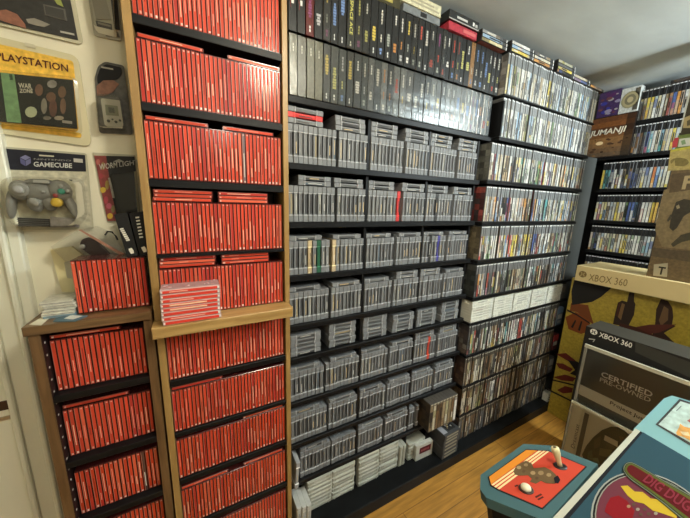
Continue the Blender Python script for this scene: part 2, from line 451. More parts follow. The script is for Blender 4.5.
# ------------------------------------------------------------------ the tall oak bookcase of red jewel cases
YT = .85
TX0, TX1 = -.0865, .2475
TL = [.57, .396, .217, .0445, -.145, -.319, -.506, -.676, -.839, -1.02, -1.19]   # shelf tops
t = thing('tall_bookcase', 'tall narrow oak bookcase filled with red jewel cases', 'bookcase', (.08, .92, FL))
def one(f):
    b = MB(); f(b); return b
for x0, x1 in ((-.1037, TX0), (TX1, .2627)):
    part('side_panel', one(lambda b: b.box(x0, x1, YT, .985, FL, CE-.02, (1, 1, 1), .001)), M['oak'], t)
part('back_panel', one(lambda b: b.box(TX0, TX1, .978, .985, FL, CE-.02, (1, 1, 1))), M['darkside'], t, label='dark back panel')
for i, z in enumerate(TL):
    if i == 5:
        part('ledge', one(lambda b: b.box(-.1065, .2560, .797, .978, z-.030, z, (1, 1, 1), .002)), M['oakx'], t, label='thick oak ledge that sticks out in front')
        continue
    th = {4: .0075, 7: .014}.get(i, .018)
    part('shelf', one(lambda b: b.box(TX0, TX1, YT+.003, .978, z-th, z, (1, 1, 1), .001)), M['black'], t, label='black shelf board')
part('kick_plate', one(lambda b: b.box(TX0, TX1, YT+.01, YT+.022, FL, TL[-1]-.018, (1, 1, 1))), M['oak'], t)

def cdspec(bright=1.0):
    r = R()
    red = (.56*bright, .050, .019) if r < .75 else ((.46*bright, .032, .02) if r < .9 else (.64, .10, .045))
    red = jit(red, .14)
    tx = random.choice([None, (.74, .26, .18), (.76, .36, .25), (.80, .50, .34), (.24, .02, .01), (.72, .22, .15)])
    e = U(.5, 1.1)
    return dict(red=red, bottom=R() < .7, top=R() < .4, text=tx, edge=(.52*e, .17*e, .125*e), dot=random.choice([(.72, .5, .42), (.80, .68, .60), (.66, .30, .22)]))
def cdrow(x0, x1, y, z, row, where, grp, special={}):
    n = int((x1-x0)/.0098); pitch = (x1-x0)/n
    for k in range(n):
        sp = cdspec(); word = 'red jewel case'
        if k in special: sp['red'] = special[k][0]; sp['text'] = special[k][1]; word = special[k][2]
        put('cd', (x0+(k+.5)*pitch, y+U(0, .002), z), '%s, %s from left, %s row down in %s' % (word, ordinal(k+1), ordinal(row), where),
            dict(sp, d=.083) if 'short' in where else sp, lean=U(-.0006, .0006), group=grp)
def cdpile(x, y, z, n, desc, grp):
    for k in range(n):
        put('cd', (x+U(-.002, .002), y+U(0, .002), z+.0052+k*.0097), 'red jewel case, %s up in %s' % (ordinal(k+1), desc),
            dict(cdspec(), d=.083 if 'short' in desc else .112), lying=True, group=grp)
tall = 'the tall oak bookcase'
piles = {2: ((.004, 1), (.193, 1)), 3: ((.004, 1), (.175, 1)), 4: ((.004, 3), (.152, 3)), 5: ((.004, 3), (.152, 3)), 7: ((.004, 1),), 8: ((.19, 1),), 9: ((.004, 1), (.185, 1))}
for i in range(1, 11):
    z = TL[i]
    cdrow(TX0+.002, TX1-.004, YT+.008, z, i, tall, 'red jewel cases standing in the tall bookcase',
          {22: ((.18, .12, .12), (.75, .6, .5), 'grey and red jewel case')} if i == 3 else {})
    for j, (dx, n) in enumerate(piles.get(i, ())):
        cdpile(TX0+dx, YT+.010, z+.1361, n, '%s pile above %s row of tall bookcase' % (('left', 'right')[j], ordinal(i)), 'red jewel cases lying on top of the rows')

# the pile of eight on the ledge: built big enough to show every part
for k in range(8):
    z = TL[5]+.0003+k*.0117
    x0 = -.083+U(-.001, .001); x1 = x0+.1365
    y0 = .797+.006+U(0, .002)
    r = thing('jewel_case', 'red jewel case on the oak ledge, %s from bottom of the pile of eight' % ordinal(k+1), 'jewel case', ((x0+x1)/2, y0+.06, z), 'pile of jewel cases on the ledge')
    b = MB(); b.box(x0+.006, x1-.006, y0+.0008, y0+.124, z, z+.0112, (.62, .40, .36), .001)
    part('tray', b, M['jewel'], r)
    c = MB(); c.box(x0+.004, x1-.006, y0-.0004, y0+.004, z+.0022, z+.0090, (.66, .05, .03))
    if k in (3, 4): c.box(x0+.02, x0+.105, y0-.0008, y0, z+.004, z+.0075, (.82, .55, .35))
    elif k % 2: c.box(x0+.02, x0+U(.06, .1), y0-.0008, y0, z+.0045, z+.0068, (.80, .40, .3))
    part('spine_card', c, M['flat'], r, label='red printed spine card')
    hg = MB()
    for a, e in ((x0, x0+.0075), (x1-.0075, x1)):
        hg.box(a, e, y0+.0002, y0+.122, z+.0005, z+.0108, (.55, .42, .40), .001)
        hg.box(a+.002, a+.0055, y0-.0012, y0+.002, z+.0035, z+.0078, (.85, .78, .72))
    part('hinge', hg, M['jewel'], r, label='clear plastic hinge ends')
    if k == 7:
        ld = MB(); ld.box(x0+.001, x1-.001, y0+.002, y0+.123, z+.0113, z+.0128, (.45, .33, .33))
        part('lid', ld, M['jewel'], r, label='clear lid with glints')
        ins = MB()
        for _ in range(46):
            a = x0+U(.006, .128); e = y0+U(.006, .115)
            ins.box(a, a+U(.002, .008), e, e+U(.002, .008), z+.0128, z+.0131, random.choice([(.62, .5, .5), (.75, .66, .64), (.25, .12, .12), (.42, .2, .18)]))
        part('printed_insert', ins, M['flat'], r)

# ------------------------------------------------------------------ the short walnut bookcase at the left
SX0, SX1 = -.322, -.1285
ST = -.290
SL = [-.475, -.664, -.850, -1.035]
s_ = thing('short_bookcase', 'short dark walnut bookcase of red jewel cases, left of the tall one', 'bookcase', (-.225, .91, FL))
part('side_panel', one(lambda b: b.box(-.342, SX0, YT, .967, FL, ST-.0215, (1, 1, 1), .001)), M['walnut'], s_)
part('side_panel', one(lambda b: b.box(SX1, -.1085, YT, .967, FL, ST-.0215, (1, 1, 1), .001)), M['walnut'], s_)
part('top_board', one(lambda b: b.box(-.347, -.1085, YT-.006, .967, ST-.0215, ST, (1, 1, 1), .0015)), M['walnutx'], s_)
part('back_panel', one(lambda b: b.box(SX0, SX1, .960, .967, FL, ST-.0215, (1, 1, 1))), M['darkside'], s_)
for sx, a in ((SX0, 1), (SX1, -1)):
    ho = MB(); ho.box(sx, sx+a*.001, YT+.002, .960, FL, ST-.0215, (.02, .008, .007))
    for q in range(28):
        zz = ST-.05-q*.032
        ho.box(sx+a*.0008, sx+a*.0018, YT+.0105, YT+.0145, zz, zz+.004, (.55, .52, .45))
    part('inner_lining', ho, M['flat'], s_, label='dark inner side with a line of shelf pin holes')
for z in SL:
    part('shelf', one(lambda b: b.box(SX0, SX1, YT+.002, .960, z-.018, z, (1, 1, 1), .001)), M['black'], s_, label='black shelf board')
short = 'the short walnut bookcase'
for i, z in enumerate(SL):
    cdrow(-.317, -.134, YT+.022, z, i+1, short, 'red jewel cases standing in the short bookcase',
          {14: ((.10, .05, .04), (.8, .7, .6), 'dark and white jewel case')} if i == 2 else {})
cdpile(-.315, YT+.024, SL[0]+.137, 1, 'pile above the first row of short bookcase', 'red jewel cases lying on top of the rows')
cdpile(-.317, YT+.023, SL[1]+.137, 1, 'pile above the second row of short bookcase', 'red jewel cases lying on top of the rows')
# the row standing on its top
n = 15
for k in range(n):
    put('cd', (-.258+k*.0098, .892+U(0, .003), ST+.0005), 'red spined jewel case, %s from the left, standing on top of %s' % (ordinal(k+1), short), dict(cdspec(), d=.083),
        lean=-.004+U(-.0006, .0006), group='red jewel cases standing on top of the short bookcase')
# papers and thin cases lying at the left end of the top
for k in range(6):
    b = MB(); y = .862+U(0, .004); x = -.324+U(-.003, .003); z = ST+.0005+k*.0068
    b.box(x, x+.058, y+.022, y+.092, z, z+.0062, jit((.60, .57, .47) if k else (.22, .34, .40), .1), .0006)
    b.box(x+.0005, x+.0575, y+.0216, y+.03, z+.0026, z+.0036, (.22, .2, .17))
    solo('slim_case', b, M['print'], 'slim pale case, %s from the bottom of the small stack beside the red row' % ordinal(k+1), 'slim case', 'stack of slim cases on the short bookcase')
b = MB(); P0 = [atZ(u, v, ST+.0012) for u, v in ((29, 324.5), (41, 325), (52, 315.5), (46, 314.5))]
b.prism([(q.x, q.y, q.z) for q in P0], (0, 0, -.001), (.66, .62, .48))
solo('paper_slip', b, M['flat'], 'cream paper slip lying at the front left corner of the walnut top', 'paper')
b = MB(); P0 = [atZ(u, v, ST+.0022) for u, v in ((53, 321.5), (75, 321), (88, 315.5), (68, 313.5), (56, 318))]
b.prism([(q.x, q.y, q.z) for q in P0], (0, 0, -.0018), (.09, .15, .18))
lf = solo('leaflet', b, M['flat'], 'dark blue leaflet with a pale picture, lying before the red row', 'leaflet')
b = MB(); P0 = [atZ(u, v, ST+.0026) for u, v in ((64, 318.5), (73, 319.3), (83, 315.8), (71, 315))]
b.prism([(q.x, q.y, q.z) for q in P0], (0, 0, -.0004), (.62, .62, .55))
part('picture', b, M['flat'], lf)
#SPLIT
# ------------------------------------------------------------------ black shelves of grey cartridges
YN = .92
NX0, NX1 = .272, 1.196
NL = [.321, .1233, -.067, -.253, -.437, -.566, -.751, -.938, -1.120]
PZ = -1.297                                                         # top of the black plinth
DIV = [(.5855, .5975), (.8845, .8955)]
BAYS = [(.2855, .5850), (.5980, .8840), (.8960, 1.1850)]
pl = MB(); pl.box(.268, 2.14, .828, 1.095, FL, PZ, (1, 1, 1), .003)
solo('plinth', pl, M['blacktop'], 'long low black plinth on the wooden floor under the shelves', 'plinth')
t = thing('cartridge_shelf', 'black shelving full of grey cartridges beside the tall oak bookcase', 'shelving', (.735, 1.0, PZ))
part('back_panel', one(lambda b: b.box(NX0, NX1, 1.082, 1.092, PZ, NL[0], (1, 1, 1))), M['black'], t)
part('upright', one(lambda b: b.box(NX0, .2840, YN+.004, 1.082, PZ, NL[0], (1, 1, 1), .001)), M['black'], t)
part('upright', one(lambda b: b.box(1.186, NX1, YN+.010, 1.082, PZ, NL[0]-.02, (1, 1, 1), .001)), M['black'], t)
for i, z in enumerate(NL):
    x1 = NX1+.012 if i else 1.262
    part('shelf', one(lambda b: b.box(.284, x1, YN-.004, 1.082 if i else 1.03, z-.020, z, (1, 1, 1), .0015)), M['black'], t)
zz = [NL[0]-.02]+[z for z in NL[1:]]+[PZ]
for i in range(len(zz)-1):
    top = zz[i] if i == 0 else zz[i]-.02
    for d0, d1 in DIV:
        part('divider', one(lambda b: b.box(d0, d1, YN+.012, 1.082, zz[i+1], top, (1, 1, 1), .001)), M['black'], t)

GREY = (.198, .202, .206)
def cartspec(col=None):
    g = jit(col or GREY, .07)
    r = R()
    lab = random.choice([(.05, .05, .05), (.09, .09, .09), (.12, .12, .115), (.20, .20, .19), (.15, .15, .145), (.06, .06, .06)]) if r < .88 else random.choice([(.34, .33, .28), (.32, .26, .16), (.10, .13, .16)])
    if col: lab = col
    ink = random.choice([None, (.05, .05, .05), (.55, .53, .48), (.08, .07, .07), None, (.6, .45, .25)])
    return dict(col=g, lab=lab, ink=ink)
SPEC = {(2, 2, 398): None}
SP = []          # coloured cartridges: (row, x, colour, word)
def sx(u, v): return atY(u, v, YN).x
SP += [(2, sx(398, 206), (.62, .03, .025), 'bright red cartridge'), (3, sx(320.5, 257), (.02, .10, .05), 'dark green cartridge'),
       (3, sx(311.5, 255), (.50, .38, .22), 'tan cartridge'), (3, sx(335, 255), (.55, .42, .25), 'cream and tan cartridge'),
       (3, sx(439, 247), (.05, .045, .22), 'dark blue cartridge'), (3, sx(432, 248), (.02, .02, .02), 'black cartridge'),
       (6, sx(430.5, 347), (.62, .06, .03), 'bright red cartridge'), (2, sx(437, 208), (.03, .03, .03), 'black cartridge'), (1, 99, GREY, '')]
layers = {1: 3, 2: 2, 3: 1, 4: 1, 6: 1, 7: 1, 8: 1}
bayname = ['left', 'middle', 'right']
shelf = 'the black shelves'
for i in range(1, 9):
    z = NL[i]
    for bi, (b0, b1) in enumerate(BAYS):
        if i == 8 and bi == 2: b1 = .962
        if i == 8 and bi == 0: b0 = .324
        w = b1-b0
        gc = 'grey cartridges in the %s bay of the %s shelf' % (bayname[bi], ordinal(i))
        if i == 5:
            for g, gx in enumerate((b0+.004, b0+.158)):
                if gx+.121 > b1: continue
                for k in range(6 if (g+bi) % 2 else 5):
                    put('cart', (gx+U(-.002, .002), YN+.006+U(0, .006), z+.0087+k*.0168), 'grey cartridge lying flat, %s up in %s pile, %s bay of fifth black shelf' % (ordinal(k+1), ('left', 'right')[g], bayname[bi]),
                        cartspec(), lying=True, group=gc)
            continue
        split = {1: .53, 2: .56, 3: .5, 4: .5, 6: .47, 7: .5, 8: .5}[i]
        n = int((w-.002)/.0171); pitch = .0171; used = 0
        gap = (w-n*pitch)
        for k in range(n):
            x = b0+(k+.5)*pitch+(gap if k >= n*split else 0)
            sp = cartspec(); word = 'grey cartridge'
            for r_, xx, c_, w_ in SP:
                if r_ == i and abs(xx-x) < .0086: sp = cartspec(c_); word = w_
            put('cart', (x, YN+.006+U(0, .004), z), '%s, %s from left in %s bay of the %s black shelf' % (word, ordinal(k+1), bayname[bi], ordinal(i)),
                sp, lean=U(-.001, .001), group=gc)
        for g, gx in enumerate((b0+(.001 if i != 2 or bi else .035), b0+w*.5+.018)):
            if gx+.119 > b1: continue
            L = layers[i]+(1 if R() < .25 and i in (3, 4, 6) else 0)
            for k in range(L):
                sp = cartspec(); word = 'grey cartridge'
                if i == 1 and bi == 0 and g == 0 and k == 1: sp = cartspec((.66, .035, .03)); word = 'red cartridge'
                put('cart', (gx+U(-.001, .001), YN+.008+U(0, .005), z+.1205+.0089+k*.0168), '%s lying flat, %s up in %s pile above %s bay of %s black shelf' % (word, ordinal(k+1), ('left', 'right')[g], bayname[bi], ordinal(i)),
                    sp, lying=True, group=gc)
# bottom level: pale rounded cartridges in piles on the plinth
BE = (.42, .415, .345)
for g, x in enumerate((.350, .4655, .600, .716)):
    for k in range(8):
        put('snes', (x+U(-.001, .001), YN-.010+U(0, .006), PZ+.0098+k*.0192), 'pale cartridge lying flat, %s up in the %s pile on the plinth' % (ordinal(k+1), ordinal(g+1)),
            dict(col=jit(BE, .1), lab=jit((.45, .44, .38), .25)), lying=True, group='pale cartridges piled on the plinth')
for k in range(5):
    put('snes', (.899+U(-.001, .001), YN-.010+U(0, .006), PZ+.0098+k*.0192), 'pale cartridge lying flat, %s up in the short end pile on the plinth' % ordinal(k+1),
        dict(col=jit(BE, .1), lab=jit((.45, .44, .38), .25)), lying=True, group='pale cartridges piled on the plinth')
for k in range(2):
    put('snes', (.8435+k*.0205, YN-.012, PZ), 'pale cartridge standing upright beside the piles, %s of the pair' % ('left', 'right')[k], dict(col=jit(BE, .08), lab=jit((.4, .39, .33), .1)), lean=.03, group='pale cartridges piled on the plinth')
for k in range(3):
    put('snes', (.2955+k*.0196, YN-.055-k*.004, PZ), 'pale rounded cartridge standing by the oak bookcase on the plinth, %s of three' % ordinal(k+1), dict(col=jit((.56, .56, .52), .1), lab=(.35, .35, .33)), lean=.02, group='pale cartridges at the left end of the plinth')
put('cart', (.2955, YN-.028, NL[8]), 'grey cartridge leaning by itself at the left end of the lowest black shelf', cartspec((.40, .40, .40)), lean=.07)

# ------------------------------------------------------------------ two tiers of big boxed games on the top board
BW = .0282
LOGOC = [(.55, .53, .46), (.62, .60, .55), (.45, .08, .05), (.55, .42, .08), (.40, .40, .40), (.14, .22, .42), (.45, .2, .06), (.22, .07, .16), (.50, .48, .16), (.30, .32, .28), (.50, .48, .42)]
def biglogo(kind):
    L = []
    c = random.choice(LOGOC)
    if kind == 0:
        z0 = U(.25, .55); L.append((-.24, .24, z0, z0+U(.2, .4), c))
        L.append((-.1, .1, .06, .17, (.7, .7, .68)))
    elif kind == 1:
        L.append((-.12, .14, .62, .88, random.choice(LOGOC))); L.append((-.2, .2, .08, .2, c)); L.append((-.1, .1, .3, .45, random.choice(LOGOC)))
    else:
        L.append((-.1, .12, .70, .88, (.68, .67, .62))); z0 = U(.15, .4); L.append((-.28, .28, z0, z0+U(.1, .25), c))
    return L
BH = .171
for tier in (0, 1):
    z = NL[0]+.0003+tier*(BH+.0035)
    x = .2875; k = 0
    while x < 1.231:
        w = BW*U(.92, 1.08) if x < .7 else BW*U(.85, 1.2)
        col = (.020, .021, .021); word = 'black'
        if tier == 0 and k < 4 : col = (.10, .095, .07) if k in (1,) else (.16, .15, .10); word = 'glare-yellowed'  # yellowish tone of the first four paints the glare on them
        elif tier == 0: col = random.choice([(.03, .032, .03), (.05, .055, .055), (.10, .10, .095), (.16, .165, .16)]) if x > .55 else random.choice([(.03, .032, .03), (.04, .045, .04)])
        if tier == 1 and abs(x-1.105) < .012: col = (.60, .13, .06); word = 'salmon red'
        elif tier == 1 and abs(x-1.075) < .012: col = (.34, .17, .05); word = 'orange brown'
        elif tier == 1 and k == 2: col = (.10, .014, .012); word = 'dark red'
        logo = biglogo(random.choice([0, 1, 2]))
        if tier == 1 and k in (0, 1): logo = [(-.2, .2, .42, .50, (.66, .66, .62)), (-.22, .22, .54, .64, (.66, .66, .62)), (-.22, .22, .68, .78, (.66, .66, .62)), (-.42, -.34, .35, .98, (.35, .04, .03))]
        if tier == 0 and k < 4: logo = [(-.05, .1, .72, .86, (.72, .71, .62))]
        nm = '%s boxed game, %s from left in %s tier above the grey cartridges' % (word, ordinal(k+1), ('lower', 'upper')[tier])
        if tier == 1 and k == 7:
            nm = 'black boxed game lettered SPACE ACE in yellow, in the upper tier'; logo = [(-.1, .1, .05, .14, (.7, .7, .6))]
        put('big', (x+w/2, YN-.004+U(0, .003), z), nm, dict(w=w-.0022, h=BH-.004 if tier == 0 else BH-.002, col=col, logo=logo, sleeve=(tier == 0 or R() < .25)), group='boxed games on top of the black shelves')
        if tier == 1 and k == 7: ACE = (x+w/2, z)
        x += w; k += 1
flush('big', 300, '')

# things lying on top of the upper tier, under the ceiling
TT = NL[0]+2*BH+.0045
def laid(name, x0, x1, y0, d, z0, z1, col, label, cat, group=None, edge=None, bars=(), m='print'):
    r = thing(name, label, cat, ((x0+x1)/2, y0+d/2, z0), group)
    b = MB(); b.box(x0, x1, y0, y0+d, z0, z1, col, .0008); part('box_body', b, M[m], r)
    if bars:
        c = MB()
        for a, e, p, q, cc in bars: c.box(x0+(x1-x0)*a, x0+(x1-x0)*e, y0-.0006, y0+.002, z0+(z1-z0)*p, z0+(z1-z0)*q, cc)
        part('printed_spine', c, M['flat'], r)
    return r
laid('boxed_game', .52, .69, YN+.0, .1, TT, TT+.030, (.05, .045, .02), 'dark box with a yellow spine lying on the upper tier, farthest left', 'boxed game', 'boxes lying under the ceiling', bars=((.1, .8, .3, .8, (.35, .3, .08)),))
laid('boxed_game', .70, .876, YN-.004, .12, TT, TT+.024, (.18, .20, .21), 'blue grey flat box under a cream one on the upper tier', 'boxed game', 'boxes lying under the ceiling', bars=((.45, .62, .2, .8, (.02, .02, .02)),))
laid('boxed_game', .69, .874, YN-.008, .12, TT+.025, TT+.062, (.60, .58, .40), 'cream flat box lying on top of a blue grey one under the ceiling', 'boxed game', 'boxes lying under the ceiling', bars=((.2, .95, .25, .4, (.35, .33, .24)), (.3, .8, .55, .7, (.35, .33, .24))))
laid('boxed_game', .915, 1.075, YN-.012, .12, TT, TT+.028, (.42, .035, .055), 'crimson flat box lying under a black one on the upper tier', 'boxed game', 'boxes lying under the ceiling', bars=((.5, .95, .3, .7, (.6, .15, .15)),))
laid('boxed_game', .905, 1.072, YN-.020, .12, TT+.029, TT+.060, (.02, .021, .02), 'black flat box with a white badge, lying on the crimson one', 'boxed game', 'boxes lying under the ceiling', bars=((.25, .6, .35, .6, (.5, .5, .48)), (.78, .84, .3, .7, (.75, .75, .72)), (.87, .95, .25, .6, (.4, .4, .38)), (.0, 1, .0, .12, (.4, .4, .38))))
#SPLIT
# ------------------------------------------------------------------ corner rack of game cases
YP = .885
PX0, PX1 = 1.226, 2.112
PL = [.500, .320, .124, -.070, -.258, -.450, -.588, -.770, -.954, -1.132]
t = thing('case_rack', 'black corner rack packed with rows of game cases, up to the ceiling', 'shelving', (1.67, 1.0, PZ))
part('back_panel', one(lambda b: b.box(PX0+.02, PX1, 1.082, 1.092, PZ, .69, (1, 1, 1))), M['black'], t)
for x in (PX0+.052, PX1-.014):
    part('upright', one(lambda b: b.box(x, x+.012, 1.03, 1.082, PZ, .69, (1, 1, 1))), M['black'], t)
for i, z in enumerate(PL):
    th = .007 if i == 0 else (.016 if i < 6 else .012)
    part('shelf', one(lambda b: b.box(PX0-.006 if i > 1 else 1.268, PX1+(.008 if i < 5 else .088), YP+.001, 1.082, z-th, z, (1, 1, 1), .001)), M['black'], t)
part('end_post', one(lambda b: b.box(1.262, 1.2705, YP-.004, 1.03, .322, .47, (1, 1, 1))), M['black'], t)

PALN = [('white', (.66, .65, .60)), ('pale grey', (.38, .39, .385)), ('cream', (.56, .51, .38)), ('yellow', (.66, .51, .10)), ('orange', (.58, .28, .08)),
        ('red', (.42, .07, .05)), ('light blue', (.28, .40, .52)), ('blue', (.07, .11, .28)), ('green', (.16, .25, .12)), ('black', (.02, .02, .02)),
        ('dark grey', (.10, .10, .10)), ('brown', (.155, .09, .045)), ('tan', (.36, .275, .16)), ('maroon', (.20, .03, .04)), ('teal', (.10, .30, .30)), ('olive', (.26, .25, .10))]
PAL = dict(PALN)
def weights(s):
    out = []
    for w in s.split(): n, k = w.rsplit('*', 1); out += [n.replace('_', ' ')]*int(k)
    return out
MIX = {'vivid': weights('white*8 pale_grey*5 cream*5 yellow*5 orange*3 red*4 light_blue*4 blue*3 green*2 black*3 dark_grey*4 brown*2 tan*3 teal*2'),
       'pale': weights('white*9 pale_grey*12 cream*5 light_blue*5 yellow*1 green*1 dark_grey*4 tan*2 olive*1'),
       'bright': weights('white*10 pale_grey*7 cream*6 yellow*3 orange*2 red*2 light_blue*3 blue*2 green*2 black*3 dark_grey*5 brown*3 tan*5 maroon*1 teal*1'),
       'mid': weights('white*5 pale_grey*3 cream*3 yellow*1 red*2 light_blue*2 green*2 black*7 dark_grey*7 brown*4 tan*4 teal*1'),
       'brown': weights('white*1 cream*3 black*6 dark_grey*8 brown*10 tan*7 olive*3 maroon*2'),
       'dark': weights('cream*2 black*7 dark_grey*8 brown*8 tan*5 olive*2 pale_grey*2')}
def casespec(mix, band, bandcol, tip, shell, first=False, force=None):
    nm = force or random.choice(MIX[mix]); base = PAL[nm]
    art = [jit(base, .15)]
    for _ in range(random.choice([1, 2, 2, 3])):
        o = PAL[random.choice(MIX[mix])]; k = U(.25, .8)
        art.append(tuple(base[j]*(1-k)+o[j]*k for j in range(3)))
    random.shuffle(art)
    ink = random.choice([None, None, (.02, .02, .02), (.62, .60, .52), (.05, .05, .06)])
    return nm, dict(art=art, band=band, bandcol=jit(bandcol, .15), tip=tip, shell=shell, ink=ink, first=first,
                    side=[(.10, .06, .04), (.16, .10, .06), (.06, .05, .05), (.2, .06, .04)])
def caserow(axis, a0, a1, plane, z, row, mix, band, bandcol, tip, shell, where, grp, side=None, pitch=.0142, skip=.02):
    n = int(abs(a1-a0)/pitch); s = 1 if a1 > a0 else -1
    run = 0
    for k in range(n):
        a = a0+s*(k+.5)*pitch
        if R() < skip and k > 3: continue
        force = None
        if run > 0: force = last; run -= 1
        nm, sp = casespec(mix, band, bandcol, tip, shell, first=(k == 0), force=force)
        if force is None and R() < .16: last = nm; run = random.choice([1, 1, 2])
        if side: sp['side'] = side
        if row > 7: sp['h'] = .1645 if row < 11 else .150
        lab = '%s spined game case, %s from left, %s row on %s' % (nm, ordinal(k+1), ordinal(row), where)
        if axis == 'x': put('case', (a, plane+U(.002, .008), z), lab, sp, lean=U(-.0008, .0008), group=grp)
        else: put('case', (plane+U(.005, .009), a, z), lab, sp, rz=-math.pi/2, lean=U(-.0008, .0008), group=grp)
rack = 'the corner rack'
SG = (.30, .31, .31)
rows = [(0, 'pale', .27, (.22, .23, .23), (.68, .69, .68), (.12, .13, .13)), (1, 'pale', .26, (.28, .29, .29), (.70, .71, .70), (.18, .19, .19)),  # pale mix puts the glare on the two top rows into their colours
        (2, 'bright', .28, (.21, .22, .22), (.70, .70, .68), (.06, .06, .06)), (3, 'bright', .28, (.20, .21, .21), (.78, .78, .76), (.06, .06, .06)),  # grey bands of the upper rows: glare on dark bands, put into the colour
        (4, 'bright', .29, (.18, .185, .185), (.78, .78, .75), (.08, .08, .08)), (5, 'mid', .28, (.16, .16, .16), (.75, .74, .7), (.05, .05, .05)),
        (7, 'mid', .20, (.075, .075, .07), (.42, .41, .37), (.04, .04, .038)), (8, 'brown', .16, (.08, .068, .05), (.38, .35, .28), (.035, .03, .025)),  # browns mix the cases' own colour with painted-in warm lamplight
        (9, 'brown', .16, (.075, .06, .04), (.36, .33, .27), (.03, .027, .024))]
SIDES = {0: [(.22, .20, .17), (.12, .11, .10), (.3, .29, .27)], 1: [(.13, .13, .13), (.22, .22, .21), (.08, .08, .08)], 2: [(.09, .09, .08), (.05, .05, .045), (.14, .14, .12)], 3: [(.16, .03, .03), (.08, .03, .03), (.05, .04, .04), (.25, .06, .05)],
         4: [(.16, .13, .08), (.10, .08, .05), (.22, .19, .13)], 5: [(.05, .055, .05), (.03, .03, .03), (.09, .09, .08)],
         7: [(.08, .06, .05), (.05, .04, .04), (.22, .2, .17)], 8: [(.06, .03, .02), (.04, .025, .02), (.10, .06, .04)], 9: [(.07, .04, .02), (.12, .08, .04)]}
for i, mix, band, bc, tip, sh in rows:
    x0 = 1.272 if i < 2 else PX0
    caserow('x', x0, PX1, YP, PL[i], i+1, mix, band, bc, tip, sh, rack, 'game cases in the %s row of the corner rack' % ordinal(i+1), SIDES.get(i))
caserow('x', PX0+.004, PX1, YP, PZ, 11, 'dark', .16, (.08, .07, .05), (.36, .33, .27), (.05, .045, .04), rack, 'game cases in the bottom row of the corner rack')  # bottom row too has warm lamplight mixed into its own browns
# seventh row: white cases lying in five piles
for g in range(5):
    x0 = PX0+.002+g*.1775
    for k in range(8):
        nm, sp = casespec('pale', .14, (.62, .62, .56), (.70, .69, .62), (.62, .61, .53), force='white')
        sp['art'] = [jit((.72, .70, .60), .06), jit((.66, .64, .54), .1)]; sp['side'] = [(.42, .36, .24), (.36, .3, .2)]; sp['first'] = (g == 0)
        sp['ink'] = random.choice([None, (.40, .39, .34), (.5, .48, .42), (.50, .40, .34), None])
        put('case', (x0+U(-.001, .001), YP+.003+U(0, .003), PL[6]+.0071+k*.0141), 'white game case lying flat, %s up in the %s white pile, seventh row' % (ordinal(k+1), ordinal(g+1)),
            sp, lying=True, group='white game cases lying in the seventh row')
# black spined cases lying on top of the racks
def toppile(x, y, z, n, desc, cols, rz=0):
    for k in range(n):
        nm, sp = casespec('bright', .2, (.05, .05, .05), (.80, .80, .78), (.025, .025, .025), force=cols[k % len(cols)])
        put('case', (x+U(-.002, .002), y, z+.0072+k*.0141), '%s and black game case, %s up in %s' % (nm, ordinal(k+1), desc), sp, lying=True, rz=rz, group='game cases lying under the ceiling')
toppile(1.088, YN-.026, TT, 3, 'the pile beside the crimson box', ['yellow', 'light blue', 'dark grey'])
PT = PL[0]+.1685
toppile(1.268, YP-.002, PT, 3, 'the second pile under the ceiling', ['yellow', 'light blue', 'white', 'dark grey'])
toppile(1.440, YP-.002, PT, 3, 'the third pile under the ceiling', ['orange', 'cream', 'dark grey'])
toppile(1.640, YP-.004, PT, 4, 'the fourth pile under the ceiling', ['black', 'yellow', 'dark grey', 'olive'])
toppile(1.812, YP-.002, PT, 2, 'the fifth pile under the ceiling', ['blue', 'tan'])
toppile(1.930+.055, YP-.004, PT, 1, 'the wall end pile under the ceiling', ['orange'])
# cases standing at the right end of the lowest cartridge shelf, and the things in front of them on the plinth
n = 9
for k in range(n):
    nm, sp = casespec('brown', .10, (.2, .17, .12), (.5, .46, .36), (.07, .06, .05), first=(k == 0), force=['black', 'cream', 'brown', 'brown', 'tan', 'cream', 'tan', 'brown', 'white'][k])
    put('case', (.985+k*.0215, YN-.052, NL[8]), '%s game case, %s from left in the short row beside the lowest cartridges' % (nm, ordinal(k+1)), dict(sp, w=.0200, h=.158, side=[(.03, .022, .015), (.05, .035, .02)]), group='short row of game cases beside the lowest cartridges')
# ------------------------------------------------------------------ rack on the right wall
XR = 2.40
RL = [.535, .343, .139, -.065, -.266, -.470]
t = thing('wall_rack', 'black rack of game cases on the right wall behind the big boxes', 'shelving', (2.49, .35, FL))
part('back_panel', one(lambda b: b.box(2.565, 2.578, -.25, 1.06, FL, .73, (1, 1, 1))), M['black'], t)
for i, z in enumerate(RL):
    part('shelf', one(lambda b: b.box(XR+.004, 2.565, -.25, (.794, 1.06)[i] if i < 2 else .925, z-.018, z, (1, 1, 1))), M['black'], t)
part('upright', one(lambda b: b.box(XR+.02, 2.565, -.262, -.25, FL, .73, (1, 1, 1))), M['black'], t)
part('upright', one(lambda b: b.box(XR+.09, 2.565, .925, .937, FL, RL[1]-.018, (1, 1, 1))), M['black'], t)
for i, z in enumerate(RL):
    y0 = .795 if i < 2 else .912
    caserow('y', y0, .30, XR, z, i+1, 'vivid', .28, (.013, .013, .015), (.72, .72, .72), (.010, .010, .010), 'right wall rack', 'game cases in the %s row of the right wall rack' % ordinal(i+1), pitch=.0148, skip=0)
for k in range(2):
    nm, sp = casespec('mid', .2, (.05, .05, .05), (.8, .8, .8), (.02, .02, .02), force='black')
    put('case', (XR-.01, .68-k*.02, RL[0]+.1685+.0072), 'black game case lying flat under the ceiling on the right wall rack' if k == 0 else 'black game case under the ceiling, right of another black one', sp, rz=-math.pi/2, lying=True) if k == 0 else None

